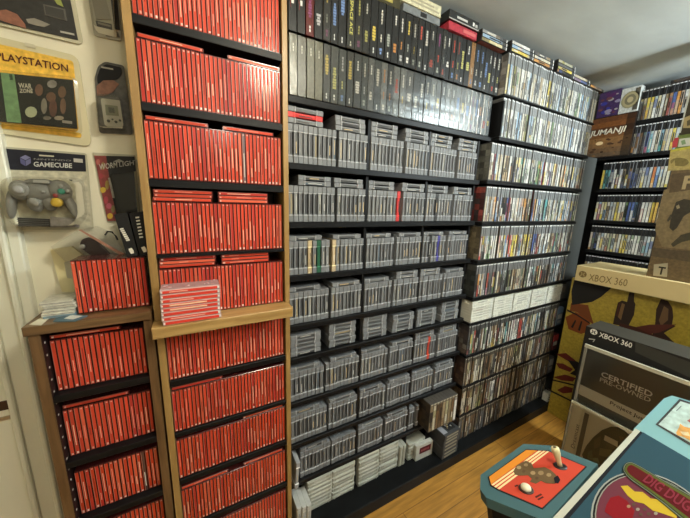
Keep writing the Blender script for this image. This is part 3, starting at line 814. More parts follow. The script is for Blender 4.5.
flush('cd', 300, 'red jewel cases filling the dimmer and smaller rows of the two bookcases')
flush('cart', 300, 'grey cartridges on the farther bays and lower levels of the black shelves')
flush('snes', 300, '')
flush('case', 300, 'game cases in the farther and smaller rows of the corner and wall racks')
# lettering on one boxed game of the upper tier
for o in list(COL.objects):
    if o.get('label', '').startswith('black boxed game lettered SPACE ACE'):
        tm = text_mb('SPACE ACE', (ACE[0]-.006, YN-.0052, ACE[1]+.136), (0, 0, -1), (1, 0, 0), (.75, .72, .2), height=.011, width=.096)
        me = tm.mesh('title', M['flat'], (ACE[0], o.location.y, ACE[1]))
        q = bpy.data.objects.new('title', me); COL.objects.link(q); q.parent = o
#SPLIT
# ------------------------------------------------------------------ odds and ends on the plinth and at the rack's end
def px_poly(mb, px, fn, off, th, c):
    """flat printed shape: pixel outline laid on a real surface by fn, offset towards the viewer, thickness th"""
    P = [fn(u, v)+Vector(off) for u, v in px]
    mb.prism(P, Vector(off).normalized()*-th, c)
C0 = atZ(442.5, 460, PZ); L0 = atZ(433, 454.5, PZ); R0 = atZ(458, 450.5, PZ)
ea = (L0-C0); eb = (R0-C0); eb = eb.normalized()*.115; ea = ea.normalized()*.125
if abs(ea.normalized().dot(eb.normalized())) > .05:
    ea = Vector((-eb.y, eb.x, 0)).normalized()*.125
    if ea.dot(L0-C0) < 0: ea = -ea
for k in range(7):
    z = PZ+.0006+k*.0205; o = C0+Vector((U(-.004, .004), U(-.002, .004), 0))
    r = thing('dark_cartridge', 'dark grey cartridge, %s up in the crooked pile standing on the plinth' % ordinal(k+1) if k < 6 else 'dark grey cartridge with a picture label on top of the crooked plinth pile', 'cartridge', (o.x, o.y, z), 'crooked pile of dark cartridges on the plinth')
    b = MB(); b.prism([(o.x, o.y, z), (o.x+eb.x, o.y+eb.y, z), (o.x+eb.x+ea.x, o.y+eb.y+ea.y, z), (o.x+ea.x, o.y+ea.y, z)][::-1], (0, 0, .0195), jit((.05, .05, .053), .15))
    part('shell', b, M['cart'], r)
    c = MB(); n1 = eb.cross(Vector((0, 0, 1))).normalized()
    if n1.dot(ea) > 0: n1 = -n1
    p = o+eb*.12+n1*.0008+Vector((0, 0, z-o.z+.005)); c.prism([p, p+eb*.76, p+eb*.76+Vector((0, 0, .009)), p+Vector((0, 0, .009))], -n1*.001, (.28, .26, .2))
    part('end_label', c, M['flat'], r)
    if k == 6:
        c = MB(); p = o+eb*.38+ea*.14+Vector((0, 0, z-o.z+.0203))
        c.prism([p, p+eb*.5, p+eb*.5+ea*.62, p+ea*.62], (0, 0, -.0006), (.02, .02, .02))
        p = p+eb*.06+ea*.08+Vector((0, 0, .0003))
        for q in range(14):
            g = p+eb*U(0, .3)+ea*U(0, .4); e1 = eb*U(.04, .1); e2 = ea*U(.04, .1)
            c.prism([g, g+e1, g+e1+e2, g+e2], (0, 0, -.0003), random.choice([(.7, .62, .4), (.6, .35, .1), (.6, .6, .6), (.3, .2, .1)]))
        part('picture_label', c, M['flat'], r)
        c = MB(); p = o+eb*.03+ea*.1+Vector((0, 0, z-o.z+.0201)); c.prism([p, p+eb*.26, p+eb*.26+ea*.8, p+ea*.8], (0, 0, -.0006), (.33, .33, .36)); part('grip_panel', c, M['flat'], r)
A0 = atZ(415.4, 461.6, PZ); B0 = atZ(431.7, 454, PZ); e = (B0-A0); nn = Vector((e.y, -e.x, 0)).normalized()
if nn.y > 0: nn = -nn
hh = atY(414.7, 448, A0.y).z-PZ
r = thing('pale_cartridge', 'pale grey cartridge with a dark red label standing alone on the plinth', 'cartridge', (A0.x, A0.y, PZ))
b = MB(); b.prism([A0+Vector((0, 0, .0006)), B0+Vector((0, 0, .0006)), B0+Vector((0, 0, hh-.004)), B0-e*.05+Vector((0, 0, hh)), A0+e*.05+Vector((0, 0, hh)), A0+Vector((0, 0, hh-.004))], -nn*.02, (.52, .51, .45))
part('shell', b, M['cart'], r)
c = MB(); p = A0+e*.2+nn*.0008+Vector((0, 0, hh*.40)); c.prism([p, p+e*.68, p+e*.68+Vector((0, 0, hh*.40)), p+Vector((0, 0, hh*.40))], -nn*.001, (.10, .012, .015))
p = p+e*.1+nn*.0003+Vector((0, 0, hh*.14))
for q in range(6): c.prism([p+e*.08*q, p+e*(.08*q+.05), p+e*(.08*q+.05)+Vector((0, 0, hh*.12)), p+e*.08*q+Vector((0, 0, hh*.12))], -nn*.0003, (.35, .1, .1))
part('front_label', c, M['flat'], r, label='dark red label')
# small things at the right end of the corner rack
def carton(x0, x1, y0, y1, z0, z1, c, label, bars):
    r = thing('small_carton', label, 'carton', ((x0+x1)/2, (y0+y1)/2, z0))
    b = MB(); b.box(x0, x1, y0, y1, z0, z1, c, .001); part('carton_body', b, M['print'], r)
    d = MB()
    for a, e_, p, q, cc in bars: d.box(x0+(x1-x0)*a, x0+(x1-x0)*e_, y0-.0006, y0+.001, z0+(z1-z0)*p, z0+(z1-z0)*q, cc)
    part('printed_front', d, M['flat'], r)
carton(2.122, 2.19, .895, .932, PL[7]+.0005, PL[7]+.12, (.10, .13, .20), 'blue and white carton at the wall end of the eighth rack row', ((.0, 1, .7, 1, (.16, .25, .38)), (.1, .9, .35, .62, (.45, .46, .45)), (.2, .8, .1, .25, (.3, .3, .28))))
carton(2.124, 2.185, .892, .93, PL[8]+.0005, PL[8]+.11, (.12, .03, .03), 'red and white carton at the wall end of the ninth rack row', ((.0, 1, .6, 1, (.45, .05, .05)), (.1, .8, .3, .55, (.5, .48, .42))))
carton(2.122, 2.18, .892, .93, PL[9]+.0005, PL[9]+.12, (.10, .10, .10), 'black and white carton at the wall end of the tenth rack row', ((.1, .9, .5, .9, (.45, .44, .4)), (.2, .8, .2, .4, (.3, .3, .28))))
carton(2.062, 2.128, .836, .872, PZ+.0005, PZ+.062, (.52, .51, .46), 'small white striped carton on the far end of the plinth', ((.1, .9, .2, .32, (.08, .08, .08)), (.1, .7, .45, .55, (.08, .08, .08)), (.3, .9, .7, .8, (.1, .1, .1))))
# white box with a dark gadget at the end of the white row
carton(2.124, 2.19, .90, .94, PL[6]+.0005, PL[6]+.11, (.07, .065, .06), 'dark carton at the wall end of the white row', ((.2, .8, .4, .8, (.16, .14, .12)),))

# ------------------------------------------------------------------ flat boxes at the top left of the right wall rack
r = thing('boxed_puzzle', 'wide box with orange savanna picture, lettered JUMANJI, on the wall rack', 'box', (XR+.05, .9, RL[1]))
b = MB(); b.box(XR, XR+.10, .797, 1.05, RL[1]+.0006, RL[1]+.252, (.03, .02, .015)); part('box_body', b, M['flat'], r)
def fx(u, v): return atX(u, v, XR)
b = MB()
X = XR-.0006
def onr(y0, y1, z0, z1, c, x=X): b.quad([(x, y0, z0), (x, y1, z0), (x, y1, z1), (x, y0, z1)][::-1], c)
z0 = RL[1]; hh = .252
bands = [(.02, .12, (.13, .085, .05)), (.12, .24, (.17, .095, .045)), (.24, .36, (.24, .125, .05)), (.36, .48, (.28, .14, .05)), (.48, .60, (.20, .085, .028)), (.60, .74, (.11, .042, .016)), (.74, .86, (.22, .08, .022)), (.86, .98, (.15, .055, .02))]
for a, e_, c in bands: onr(.84, 1.045, z0+hh*a, z0+hh*e_, c)
for a, e_, c in bands: onr(.800, .84, z0+hh*a, z0+hh*e_, tuple(q*.3 for q in c))
part('printed_lid', b, M['print'], r)
b = MB()
for q in range(16):
    yy = U(.81, 1.0); zc = z0+hh*U(.03, .45); rr = U(.004, .014)
    b.prism([(XR-.0012, yy+rr*math.cos(t_*.785), zc+rr*.6*math.sin(t_*.785)) for t_ in range(8)], (.0005, 0, 0), random.choice([(.05, .028, .016), (.09, .045, .025), (.26, .14, .06)]))
b.prism([(XR-.0014, .955+.02*math.cos(t_*.628), z0+hh*.36+.012*math.sin(t_*.628)) for t_ in range(10)], (.0005, 0, 0), (.85, .62, .34))
part('picture_detail', b, M['flat'], r)
tm = text_mb('JUMANJI', (XR-.002, 1.018, z0+hh*.52), (0, -1, 0), (0, 0, 1), (.82, .76, .62), height=.045, width=.185, shear=.15, bold=.02)
part('title', tm, M['flat'], r)
r = thing('boxed_game', 'purple and blue picture box beside a white one, on the wall rack top', 'box', (XR+.03, .94, RL[1]+.252))
b = MB(); b.box(XR-.002, XR+.06, .893, 1.0, RL[1]+.2526, RL[1]+.405, (.06, .03, .11)); part('box_body', b, M['print'], r)
b = MB()
for q in range(22):
    yy = U(.90, .985); zc = RL[1]+.252+U(.015, .14); rr = U(.006, .02)
    b.prism([(XR-.0032-q*.00005, yy+rr*math.cos(t_*.785+.3), zc+rr*.6*math.sin(t_*.785+.3)) for t_ in range(8)], (.0008, 0, 0), random.choice([(.05, .05, .30), (.28, .24, .36), (.36, .33, .32), (.10, .03, .12), (.16, .06, .07), (.30, .30, .34)]))
part('printed_front', b, M['flat'], r)
r = thing('boxed_game', 'white box with a round gold picture, on the wall rack top', 'box', (XR+.03, .84, RL[1]+.252))
b = MB(); b.box(XR-.001, XR+.06, .800, .889, RL[1]+.2526, RL[1]+.395, (.60, .62, .60), .001); part('box_body', b, M['print'], r)
b = MB()
for k, (rr, c) in enumerate(((.042, (.30, .28, .16)), (.036, (.42, .36, .20)), (.026, (.20, .18, .11)), (.014, (.5, .42, .24)))):
    b.prism([(XR-.0016-k*.0003, .842+rr*math.cos(t_*.3927), RL[1]+.325+rr*1.15*math.sin(t_*.3927)) for t_ in range(16)], (.0006, 0, 0), c)
b.prism([(XR-.0016, .803, RL[1]+.262), (XR-.0016, .825, RL[1]+.262), (XR-.0016, .825, RL[1]+.385), (XR-.0016, .803, RL[1]+.385)], (.0006, 0, 0), (.10, .09, .07))
part('printed_front', b, M['flat'], r)

# ------------------------------------------------------------------ the big display boxes in front of the wall rack
NX = Vector((-1, 0, 0))
# yellow one, on the floor
YX = 2.06
r = thing('display_box', 'tall yellow cardboard display box with dark claw artwork, standing on the floor', 'display box', (2.2, .3, FL))
b = MB(); b.box(YX, YX+.30, -.14, .826, FL+.0005, -.4125, (.40, .29, .035), 0); part('cardboard_body', b, M['print'], r)
fy = lambda u, v: atX(u, v, YX)
b = MB()
DR = (.115, .016, .012); BK = (.012, .010, .010); MR = (.075, .022, .016)
def art(px, c, o=.0008): px_poly(b, px, fy, (-o, 0, 0), .0007, c)
art([(545, 387), (575, 402), (576, 404), (545, 389)], BK)
for pp in ([(556, 354), (566, 353), (575, 360), (580, 366), (568, 361)], [(556, 363), (563, 363.5), (573, 369), (570, 372), (559, 368)],
           [(553, 377), (565, 374.5), (576, 378), (573, 381.5), (562, 380.5)], [(557, 390), (565, 386), (573, 388), (572, 392.5), (563, 393.5)]): art(pp, DR)
art([(568, 360), (577, 361.5), (581, 364), (581, 378), (570, 373.5), (575, 370)], BK, .0013)
art([(552, 379), (575, 384.5), (575, 386), (552, 380.5)], BK, .0014)
part('printed_claws', b, M['flat'], r, label='dark red claws with black tips'); b = MB()
art([(565.5, 317), (576, 312), (590, 320), (589.5, 331), (581, 334), (568.5, 329)], (.20, .05, .012))
art([(571, 303), (588, 305), (594, 325), (590, 322), (577, 312), (570, 311)], (.17, .05, .015), .0007)
for pp in ([(567, 309), (577, 314), (577, 315.5), (567, 311)], [(577, 314), (590, 322.5), (590, 324), (577, 315.5)], [(571, 327), (575, 320), (576.5, 320.5), (573, 328)], [(578, 330), (581, 321), (582.5, 321.5), (580, 331)]): art(pp, BK, .0016)
part('printed_leaf', b, M['flat'], r); b = MB()
art([(574.5, 280), (612, 287.5), (601, 297), (592, 302), (572, 305), (571.5, 291)], BK, .0012)  # shade under the tan case, painted on as a black shape
part('shade_patch', b, M['flat'], r, label='black patch painted for the shade under the tan case'); b = MB()
art([(629.5, 292), (634.5, 293), (634, 301), (635.5, 304), (634, 315), (628, 327), (613, 324), (615.5, 312), (618, 302.5), (622, 300.5), (627, 302)], (.035, .022, .016))
art([(622, 303), (625, 304.5), (621, 320), (618, 317)], (.20, .11, .045), .0014)
art([(619, 303), (620.5, 301.5), (618, 316), (616, 316)], MR, .0015)
part('printed_bottle', b, M['flat'], r); b = MB()
art([(661, 299), (668, 301), (672.5, 308), (673.3, 317), (672, 325), (676, 326), (664, 333), (676, 344), (653, 335.5), (651.7, 329), (655, 326), (656.3, 309)], (.040, .020, .014))
art([(664, 306), (668.5, 309), (668, 320), (661, 326), (659, 320)], (.15, .085, .04), .0014)
part('printed_bottle', b, M['flat'], r); b = MB()
art([(635.5, 327), (650, 324.5), (676.5, 324.5), (659.5, 332.5), (650, 334)], (.10, .026, .018), .0016)
art([(620, 323), (636, 327), (652, 334), (676, 344), (690, 350), (690, 354), (650, 340), (618, 330)], (.06, .02, .014), .0011)
part('printed_arm', b, M['flat'], r)

# long tan spine box on top of it
SX = 2.0
r = thing('display_case', 'long flat tan case with XBOX 360 on its spine, lying on the yellow box', 'display case', (2.15, .33, -.412))
b = MB(); b.box(SX, SX+.30, -.13, .790, -.412, -.3215, (.66, .51, .25), 0); part('case_body', b, M['flat'], r)
fs = lambda u, v: atX(u, v, SX)
INK = (.21, .135, .045)
p = fs(588.4, 280.4); q = fs(626.8, 286.6); tp = fs(588.4, 273.6)
part('spine_lettering', text_mb('XBOX 360', (SX-.001, p.y, p.z), (0, -1, (q.z-p.z)/(p.y-q.y)), (0, 0, 1), INK, height=tp.z-p.z, width=p.y-q.y), M['flat'], r)
def orb(cx, cy, fn, rad, c1, c2, n_=Vector((-1, 0, 0))):
    b = MB(); o = fn(cx, cy)
    b.prism([o+n_*.001+Vector((0, rad*math.cos(t_*.2618), rad*math.sin(t_*.2618))) for t_ in range(24)], -n_*.0008, c1)
    for s in (-1, 1):
        b.prism([o+n_*.0016+Vector((0, s*rad*a, rad*e_)) for a, e_ in ((.05, .05), (.30, .62), (.60, .52), (.30, .08), (.62, -.55), (.40, -.75), (.05, -.12))], -n_*.0006, c2)
    return b
part('round_logo', orb(582.8, 274.2, fs, .019, INK, (.42, .31, .13)), M['flat'], r)

# brown box standing on the tan one
BX = 2.03
r = thing('display_box', 'tall brown game display box with a ruined machine picture, on the tan case', 'display box', (2.1, .2, -.321))
BT = atX(670.5, 150, BX).z; BY = atX(647, 272, BX).y
b = MB(); b.box(BX, BX+.10, .20, BY, -.3208, BT, (.145, .095, .042)); part('box_body', b, M['print'], r)
fb = lambda u, v: atX(u, v, BX)
b = MB()
def art2(px, c, o=.0008): px_poly(b, px, fb, (-o, 0, 0), .0006, c)
art2([(670.5, 150.5), (691, 146), (691, 169.5), (667.5, 171)], (.43, .33, .11))
art2([(671, 149.8), (692, 146), (692, 148.5), (671, 152)], (.50, .44, .05), .0012)
b.prism([fb(679.5, 162)+Vector((-.0014, .030*math.cos(t_*.3927), .019*math.sin(t_*.3927)+.006*math.cos(t_*.3927))) for t_ in range(16)], (.0005, 0, 0), (.20, .15, .04))
art2([(671.5, 164), (675, 160), (675, 166)], (.43, .33, .11), .002)
art2([(664, 190), (691, 184), (691, 250), (662, 247), (655, 230), (660, 205)], (.21, .15, .07), .0006)
art2([(669.5, 228), (671, 216), (676, 202), (684, 199), (691, 200), (691, 212), (684, 216), (677, 228), (673, 231)], (.035, .028, .016))
art2([(667, 220), (671, 214), (672, 218), (668, 222)], (.06, .05, .03), .0012)
art2([(676, 206), (679, 204.5), (680, 208), (677, 209)], (.30, .24, .13), .0014)
art2([(671, 244), (681, 235), (691, 232), (691, 240), (682, 242), (673, 247)], (.05, .04, .02), .001)
art2([(652, 247), (672, 250), (691, 251), (691, 262), (651, 256)], (.09, .062, .032), .0007)
art2([(669, 193), (691, 190), (691, 172), (672, 174)], (.10, .065, .03), .0007)
part('printed_picture', b, M['print'], r)
b = MB()
art2([(654, 264.4), (668, 263), (667, 277), (653.2, 275.5)], (.40, .34, .22), .0014)
part('rating_label', b, M['flat'], r)
p = fb(657.2, 274); q = fb(664.5, 274.3); tp = fb(657.2, 266)
part('rating_letter', text_mb('T', (BX-.002, p.y, p.z), (0, -1, 0), (0, 0, 1), (.03, .025, .015), height=tp.z-p.z, width=p.y-q.y, bold=.03), M['flat'], r)
p = fb(681.5, 189.5); q = fb(691, 190); tp = fb(681.5, 176)
part('title_letter', text_mb('F', (BX-.002, p.y, p.z), (0, -1, 0), (0, 0, 1), (.42, .32, .17), height=tp.z-p.z, width=(p.y-q.y)*1.1, bold=.03), M['flat'], r)
# two more on top of it, cut by the edge of the view
M1 = atX(673, 136, BX).z
r = thing('display_box', 'green, red and white display box lying between the brown box and a dark one', 'display box', (2.1, .2, BT))
b = MB(); b.box(BX, BX+.10, .21, BY+.006, BT+.0006, M1, (.13, .17, .035)); part('box_body', b, M['print'], r)
b = MB()
art2([(672.5, 142), (675, 138), (679, 137.5), (677, 147), (672, 148)], (.45, .05, .06))
art2([(679.5, 139), (691, 137.5), (691, 145.5), (678, 147)], (.55, .54, .46))
art2([(681, 141), (685, 139.5), (686, 144), (682, 145)], (.2, .3, .15), .0013)
part('printed_side', b, M['flat'], r)
r = thing('display_box', 'dark brown display box on the green and red one, reaching to the ceiling', 'display box', (2.1, .2, M1))
T1 = CE-.02
b = MB(); b.box(BX, BX+.10, .20, BY+.004, M1+.0006, T1, (.045, .035, .018)); part('box_body', b, M['flat'], r)
b = MB()
art2([(684, 118), (691, 115), (691, 128), (683, 128)], (.36, .27, .12))
art2([(687, 121), (691, 119), (691, 125), (687, 126)], (.1, .08, .04), .0012)
b.box(BX-.001, BX+.002, BY-.0005, BY+.0045, M1+.01, T1-.002, (.48, .46, .38))
part('printed_side', b, M['flat'], r)

# black console display box on the floor, with a clear case in front
KX = 1.72
KT = -.5725; KY = .5945
r = thing('display_box', 'black display box with white XBOX 360 lettering along its top edge', 'display box', (1.80, .23, FL))
b = MB(); b.box(KX, KX+.157, -.16, KY, FL+.0005, KT-.0012, (.018, .017, .016), 0); part('box_body', b, M['flat'], r)
b = MB(); b.box(KX+.0005, KX+.1565, -.16, KY-.0005, KT-.0012, KT, (.040, .036, .028)); part('top_flap', b, M['flat'], r, label='grey brown top flap')
fk = lambda u, v: atX(u, v, KX)
b = MB(); px_poly(b, [(635.5, 342), (691, 362.5), (691, 378), (635, 352)], fk, (-.0007, 0, 0), .0006, (.05, .048, .040)); part('grey_panel', b, M['flat'], r)
p = fk(598.8, 336.6); q = fk(631.6, 348.2); tp = fk(598.8, 331.4)
part('lettering', text_mb('XBOX 360', (KX-.001, p.y, p.z), (0, -1, (q.z-p.z)/(p.y-q.y)), (0, 0, 1), (.88, .86, .78), height=(tp.z-p.z), width=p.y-q.y, bold=.015), M['flat'], r)
part('round_logo', orb(593.8, 331.8, fk, .0145, (.90, .88, .80), (.05, .05, .045)), M['flat'], r)
b = MB(); px_poly(b, [(588.8, 338.2), (595.5, 339.2), (593.5, 342), (592.5, 342), (594, 340), (588.8, 339.3)], fk, (-.0007, 0, 0), .0006, (.5, .48, .42)); part('small_mark', b, M['flat'], r)

CX = 1.690
ct = [atX(587.5, 343.5, CX), atX(684, 382.5, CX)]
zt = (ct[0].z+ct[1].z)/2; cy = atX(580, 372, CX).y
r = thing('display_case', 'clear plastic case with a certified pre-owned sign, against the black box', 'display case', (1.70, .25, FL))
fc = lambda u, v: atX(u, v, CX+.006)
b = MB(); b.box(CX+.008, CX+.026, -.10, cy-.006, FL+.001, zt-.012, (.15, .14, .125)); part('insert_card', b, M['flat'], r)
b = MB(); zz_ = fc(590, 355).z
b.box(CX+.0062, CX+.0075, -.10, cy-.010, zz_-.006, zt-.014, (.15, .145, .125)); part('upper_strip', b, M['flat'], r, label='grey upper strip')
b = MB(); z1_, z0_ = fc(579.5, 384).z, fc(577, 393).z
b.box(CX+.0060, CX+.0075, -.10, cy-.008, z0_, z1_, (.92, .90, .82)); part('label_strip', b, M['flat'], r, label='pale grey label strip')
def words_on(s, ll, lr, tl, c, x, bold=0, k=1.0, name='sign_lettering'):
    f2 = lambda u, v: atX(u, v, x)
    p, q, t_ = f2(*ll), f2(*lr), f2(*tl)
    part(name, text_mb(s, (x-.0002, p.y, p.z), (0, -1, (q.z-p.z)/(p.y-q.y)), (0, 0, 1), c, height=abs(t_.z-p.z), width=(p.y-q.y)*k, bold=bold), M['flat'], r)
words_on('CERTIFIED', (600.8, 376.2), (652, 397.6), (601, 370.8), (1, 1, .96), CX+.006, .02)
words_on('PRE-OWNED', (599.6, 381.2), (650.2, 402.6), (599.8, 376.8), (.80, .78, .72), CX+.006, .015)
words_on('Project Justice', (609.6, 405.0), (645.8, 423.4), (609.8, 400.4), (.02, .018, .016), CX+.0055, .012, 15/12.2, 'label_lettering')
b = MB(); b.box(CX, CX+.028, -.11, cy, FL+.0006, zt, (1, 1, 1), .004); part('clear_shell', b, M['clear'], r)
b = MB()
b.box(CX-.004, CX+.004, -.11, cy+.002, zt-.013, zt+.004, (.58, .56, .44), .003); b.box(CX-.002, CX+.004, cy-.010, cy+.002, FL+.001, zt-.006, (.24, .23, .19), .002)
part('rim', b, M['jewel'], r, label='pale plastic rim')

DX = 1.655
zt2 = (atX(574.5, 398.5, DX).z+atX(634, 436.5, DX).z)/2; dy = atX(567, 425, DX).y
r = thing('display_case', 'clear jewel case with an upright white spine and a dark round picture', 'display case', (1.67, .25, FL))
fd = lambda u, v: atX(u, v, DX+.004)
sp0 = atX(579.5, 420, DX).y
b = MB(); b.box(DX+.006, DX+.026, -.05, dy-.003, FL+.001, zt2-.01, (.72, .69, .58)); part('insert_card', b, M['flat'], r)
b = MB(); b.box(DX+.0045, DX+.0058, sp0, dy-.005, FL+.002, zt2-.012, (.82, .79, .68)); b.box(DX+.0045, DX+.0058, sp0-.03, sp0-.012, FL+.002, zt2-.03, (.12, .115, .10)); part('spine_band', b, M['flat'], r)
b = MB()
circ = [(611, 426.5), (602, 430), (593.5, 437), (586.5, 445.5), (582, 454.5), (585, 463), (597, 468), (612, 470), (640, 450), (632, 437), (624.5, 430.5), (618, 427)]
px_poly(b, circ, fd, (-.0008, 0, 0), .0006, (.045, .058, .047))
for px_, c in (([(605, 435), (618, 441.5), (617.5, 447), (604, 440)], (.55, .53, .44)), ([(588, 452), (592, 450), (593, 462), (587, 462)], (.07, .11, .08)), ([(600, 448), (612, 450), (610, 458), (599, 455)], (.11, .12, .07)),
               ([(594, 440), (601, 436), (600, 446), (594, 449)], (.08, .085, .06)), ([(619, 436), (626, 438), (628, 444), (621, 443)], (.09, .085, .06)), ([(588, 458), (598, 458), (600, 465), (590, 464)], (.10, .16, .13))):
    px_poly(b, px_, fd, (-.0014, 0, 0), .0006, c)
part('round_picture', b, M['flat'], r, label='dark green round picture')
p = fd(571.5, 447); q = fd(577.5, 424); w_ = fd(576, 447)
part('spine_lettering', text_mb('Dreamcast', (DX+.004, (p.y+w_.y)/2-.004, p.z), (0, 0, 1), (0, 1, 0), (.10, .095, .09), height=abs(p.y-w_.y)*.9, width=q.z-p.z), M['flat'], r)
b = MB(); b.box(DX, DX+.028, -.06, dy, FL+.0006, zt2, (1, 1, 1), .003); part('clear_shell', b, M['clear'], r)
b = MB(); b.box(DX-.003, DX+.004, -.06, dy+.001, zt2-.010, zt2+.002, (.58, .56, .43), .002); b.box(DX-.002, DX+.003, dy-.006, dy+.002, FL+.001, zt2-.004, (.25, .24, .19), .002); part('rim', b, M['jewel'], r, label='pale plastic rim')
# ------------------------------------------------------------------ tabletop arcade machine close to the viewer
r = thing('arcade_machine', 'small teal arcade machine with an orange and red joystick deck', 'arcade machine', (.68, .12, FL))
n_d = Vector((0, .26, .9656)).normalized()                      # the deck tips towards the shelves
D0 = Vector((.55, .178, -.515))
fdk = lambda u, v: atP(u, v, D0, n_d)
outl = [(480.5, 475), (523.5, 443.8), (551, 445.5), (598, 464), (552, 517), (547, 522), (486, 497.5), (480, 489)]
OUT = [fdk(u, v) for u, v in outl]
b = MB(); b.prism(OUT, n_d*-.018, (.060, .135, .142)); part('control_deck', b, M['teal'], r)
b = MB(); cen = sum(OUT, Vector())/len(OUT)
b.prism([cen+(p-cen)*.90-n_d*.0182 for p in OUT], n_d*-.09, (.012, .012, .013)); part('deck_skirt', b, M['black'], r, label='black skirt under the deck')
def deck(px, c, o): 
    bb = MB(); bb.prism([fdk(u, v)+n_d*o for u, v in px], n_d*-.0006, c); return bb
field = [(487.8, 477.4), (526, 449.6), (548.7, 450.8), (587, 467), (542.6, 509.6), (498.3, 490.6), (490.2, 486)]
part('panel_border', deck(field, (.015, .012, .012), .0008), M['flat'], r)
part('panel_art', deck([(489.3, 477.6), (526.4, 450.6), (548.3, 451.7), (585.2, 467.2), (542.2, 508.3), (498.8, 489.8), (491.2, 485.4)], (.47, .055, .03), .0012), M['matte'], r, label='red deck panel with an orange corner and cream stripes')
pa = MB()
def dk(px, c, o): pa.prism([fdk(u, v)+n_d*o for u, v in px], n_d*-.0004, c)
dk([(489.3, 477.6), (526.4, 450.6), (537, 451.1), (491.6, 484.6), (491.2, 485.4)], (.60, .21, .025), .0016)
dk([(538.8, 451.3), (541.6, 451.4), (493.0, 486.4), (491.6, 485.4)], (.72, .58, .30), .0016)
dk([(543.4, 451.4), (545.7, 451.5), (496, 488.3), (494.2, 487.3)], (.72, .58, .30), .0016)
dk([(547.2, 451.7), (549.2, 452.1), (499.4, 490), (497.4, 489.1)], (.72, .58, .30), .0016)
part('stripes', pa, M['matte'], r)
pa = MB()
BR = (.12, .075, .035)
dk([(513.5, 472), (517, 466), (522.5, 463), (526, 461.5), (531.5, 464), (534, 469), (545, 468), (551, 471), (555.5, 475), (559, 479.5), (555, 484.5), (546, 484), (541, 481.5), (536, 484.5), (530, 482.5), (532, 479.5), (528, 476), (520, 476.5), (515, 475.5)], BR, .0018)
for cx, cy_, rr, c in ((519, 468.5, 2.4, (.30, .22, .12)), (526, 466, 2.2, (.27, .19, .10)), (533, 474, 2.6, (.30, .20, .10)), (541, 474, 3, (.24, .16, .08)), (549, 476, 2.6, (.26, .18, .09)), (524, 472, 1.8, (.10, .06, .03)), (537, 479, 1.8, (.09, .055, .03))):
    dk([(cx+rr*math.cos(t_*.785), cy_+rr*.75*math.sin(t_*.785)) for t_ in range(8)], c, .0022)
dk([(554, 479), (558, 476.5), (560.5, 481), (558.5, 484.5), (555, 484)], (.012, .012, .016), .0024)
dk([(514.5, 486.5), (517.5, 485.4), (518.2, 486.6), (515, 487.8)], (.08, .02, .015), .0018)
dk([(535, 497.5), (541, 494.3), (542.3, 495.6), (536.2, 498.8)], (.08, .02, .015), .0018)
dk([(537.5, 499.8), (543, 497), (543.8, 498.4), (538.5, 501)], (.08, .02, .015), .0018)
part('printed_emblem', pa, M['matte'], r)
bc = fdk(526.2, 490.2)
b = MB(); b.lathe(bc, n_d, [(.0125, -.001), (.0125, .003), (.0098, .0042), (.0098, .002)], (.04, .018, .012), 24); part('button_collar', b, M['plastic'], r)
b = MB(); b.lathe(bc, n_d, [(.0088, 0), (.0088, .0055), (.0078, .0082), (.0050, .0098), (.001, .0104)], (.70, .66, .48), 24); part('button', b, M['plastic'], r, label='cream round button')
jc = fdk(560.3, 466.8)
b = MB(); b.lathe(jc, n_d, [(.0118, -.001), (.0118, .0022), (.007, .0026)], (.02, .015, .015), 24); part('joystick_gate', b, M['plastic'], r)
jd = (n_d+Vector((-.12, .10, 0))).normalized()
b = MB(); b.lathe(jc, jd, [(.0042, 0), (.0046, .010), (.0056, .020), (.0074, .028), (.0078, .034), (.0072, .039), (.0050, .0405), (.0030, .0395)], (.68, .60, .34), 22); j = part('joystick', b, M['plastic'], r, label='cream joystick')
b = MB(); b.lathe(jc+jd*.0402, jd, [(.0028, 0), (.0028, .0012)], (.10, .06, .03), 16); part('cap_screw', b, M['plastic'], r, j)

# main body with the sloping picture panel and raised pale end
n_p = Vector((-.03, -.081, .996)).normalized()
P0 = atZ(637, 427, -.50)
fp = lambda u, v: atP(u, v, P0, n_p)
B = fp(637, 427); A = fp(553, 518); C = fp(690, 458)
dA = (A-B).normalized(); dC = (C-B).normalized()
A2 = A+dA*.10; C2 = B+dC*.30; D2 = A2+dC*.30
down = Vector((0, 0, -1))
b = MB(); b.prism([B, A2, D2, C2], down*.16, (.060, .135, .142)); part('cabinet_body', b, M['teal'], r)
b = MB()
def strip(P, Q, w, inn, c, o=.0012, h_=.004): b.prism([P+n_p*o, Q+n_p*o, Q+inn*w+n_p*o, P+inn*w+n_p*o], n_p*-h_, c)
strip(B-dA*0.0, A2, .0085, dC, (.36, .345, .27)); strip(B, C2, .0035, dA, (.30, .29, .24))
part('edge_trim', b, M['plastic'], r, label='pale edge trim')
b = MB()
def pan(P, Q, S, T, c, o): b.prism([P+n_p*o, Q+n_p*o, S+n_p*o, T+n_p*o], n_p*-.0005, c)
q0 = B+dA*.0035+dC*.0085
pan(q0, A2+dC*.0085, D2, C2+dA*.0035, (.012, .012, .014), .0013)
part('panel_border', b, M['matte'], r)
b = MB(); q1 = q0+dA*.004+dC*.004
pan(q1, A2+dC*.0145, D2-dC*.004, C2+dA*.0075, (.022, .052, .068), .0018)
part('picture_panel', b, M['matte'], r, label='blue grey panel with an oval emblem')
def ell(c0, ax, ay, n=40): return [c0+ax*math.cos(2*math.pi*t_/n)+ay*math.sin(2*math.pi*t_/n) for t_ in range(n)]
oc = fp(655, 528); ex = fp(592.5, 524)-oc; ey = fp(640, 474)-oc
b = MB()
